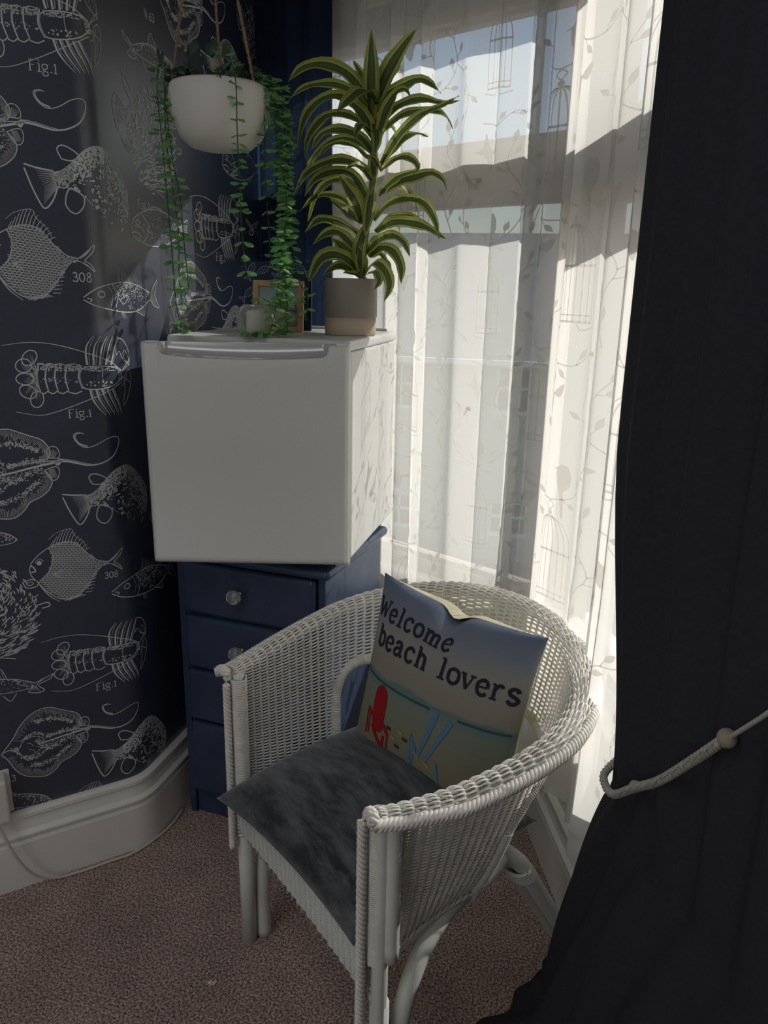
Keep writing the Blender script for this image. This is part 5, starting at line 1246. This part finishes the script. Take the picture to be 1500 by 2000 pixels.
for (c, da, db, dense) in VN:
    m_ = len(c); P = spline([hpp(x+rg.uniform(-4, 4), y, da+(db-da)*i/(m_-1)) for i, (x, y) in enumerate(c)], 12); P[:, 2] = np.maximum(P[:, 2], zmin)
    vine = tubes('vine', [P], .0011, m_vine, hp, 5)
    d = np.r_[0, np.cumsum(np.linalg.norm(np.diff(P, axis=0), axis=1))]; s = .012; side = rg.uniform(0, PI); step = .0255 if dense else .0285
    while s < d[-1]-.004:
        p = np.array([np.interp(s, d, P[:, k]) for k in range(3)]); q = np.array([np.interp(s+.004, d, P[:, k]) for k in range(3)]); T = (q-p)/(np.linalg.norm(q-p)+1e-9)
        for sg in (0, PI):
            a = side+sg+rg.uniform(-.35, .35); h = vr*math.cos(a)+vd*math.sin(a)*.8
            dr = h+np.array((0, 0, -.12+rg.uniform(-.35, .3))); nr = np.array((0, 0, 1.))*.75-vd*.5+.3*vr*rg.uniform(-1, 1)
            if p[2] < zmin+.012: dr[2] = abs(dr[2])*.3+.05; nr = np.array((.2*rg.uniform(-1, 1), -.3, 1))
            if NL < 262: place_leaf(rg.choice(LM), p, dr, nr, vine, rg.uniform(1.0, 1.4)); NL += 1
            else: extra.append((p, dr, nr))
        s += step*rg.uniform(.85, 1.15); side += PI/2+rg.uniform(-.3, .3)
# leaves too many to pick apart: the fill of the thick strands
for (c, da, db, dense) in VN:
    m_ = len(c); P = spline([hpp(x, y, da+(db-da)*i/(m_-1)) for i, (x, y) in enumerate(c)], 12)
    for _ in range(95 if dense else 26):
        i = rg.randrange(4, len(P)); a = rg.uniform(0, 2*PI); p = P[i]+vr*rg.gauss(0, .005 if dense else .003)+vd*rg.gauss(0, .006)
        p[2] = max(p[2], zmin+.004); extra.append((p, vr*math.cos(a)+vd*math.sin(a)+np.array((0, 0, -.1+rg.uniform(-.3, .3))), np.array((0, 0, .75))-vd*.5+.3*vr*rg.uniform(-1, 1)))
def leaf_mass(name, items, l, w, mm):
    v, f = [], []
    for p, dr, nr in items:
        x = np.asarray(dr)/np.linalg.norm(dr); z = nr-x*(nr@x); z /= np.linalg.norm(z); y = np.cross(z, x); s = rg.uniform(.8, 1.2); b = len(v)
        for (t, k_) in ((0, 0), (.3, -.68), (.3, .68), (.65, -.9), (.65, .9), (1, 0)): v.append(p+x*l*t*s+y*w/2*k_*s)
        f += [(b, b+1, b+2), (b+1, b+3, b+4, b+2), (b+3, b+5, b+4)]
    o = mesh(name, v, f, mm, hp); o['kind'] = 'stuff'; return o
leaf_mass('fill_leaves', extra, .0215, .0160, m_leaf)
tuft = []
for _ in range(210):
    a = rg.uniform(0, 2*PI); rr = .098*math.sqrt(rg.uniform(.25, 1.05)); p = np.array((rr*math.cos(a), rr*math.sin(a), .118+rg.uniform(0, .034)))
    b = rg.uniform(0, 2*PI); tuft.append((p, np.array((math.cos(b), math.sin(b), rg.uniform(-.2, .9))), np.array((rg.uniform(-.6, .6), -.6, .7))))
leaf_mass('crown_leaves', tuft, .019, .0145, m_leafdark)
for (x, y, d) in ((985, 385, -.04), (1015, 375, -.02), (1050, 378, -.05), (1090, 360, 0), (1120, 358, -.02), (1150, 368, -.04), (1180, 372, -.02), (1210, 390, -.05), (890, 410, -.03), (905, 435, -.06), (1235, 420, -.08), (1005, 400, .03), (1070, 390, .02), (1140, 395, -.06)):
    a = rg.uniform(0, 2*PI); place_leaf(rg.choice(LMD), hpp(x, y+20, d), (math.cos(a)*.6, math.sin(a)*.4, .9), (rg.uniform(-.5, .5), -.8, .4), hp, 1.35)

# ================================================================== PLUG AND CABLE BY THE SKIRTING
pg = empty('plug_adapter', wall_pt(-.334, .215, .0)); tag(pg, 'white plug-in adapter on the papered wall just above the skirting, at the left', 'adapter')
pg.rotation_euler = (0, 0, A1)
box('body', (-.034, -.050, -.012), (.034, -.002, .095), m_plastic, pg, .006, 3); box('back_plate', (-.044, -.004, -.014), (.044, -.0005, .098), m_plastic, pg, .0015)
cb = [wall_pt(-.332, .205, .030), wall_pt(-.318, .165, .045), wall_pt(-.295, .095, .050), wall_pt(-.265, .040, .046), wall_pt(-.225, .012, .042), wall_pt(-.17, .0055, .042), wall_pt(-.10, .0045, .040), wall_pt(-.03, .0045, .036), wall_pt(.05, .0045, .034), wall_pt(.13, .0045, .032)]
o = tubes('power_cable', [spline(cb, 10)], .0034, m_cable, None, 8); tag(o, 'white cable drooping from the adapter along the foot of the skirting', 'cable')
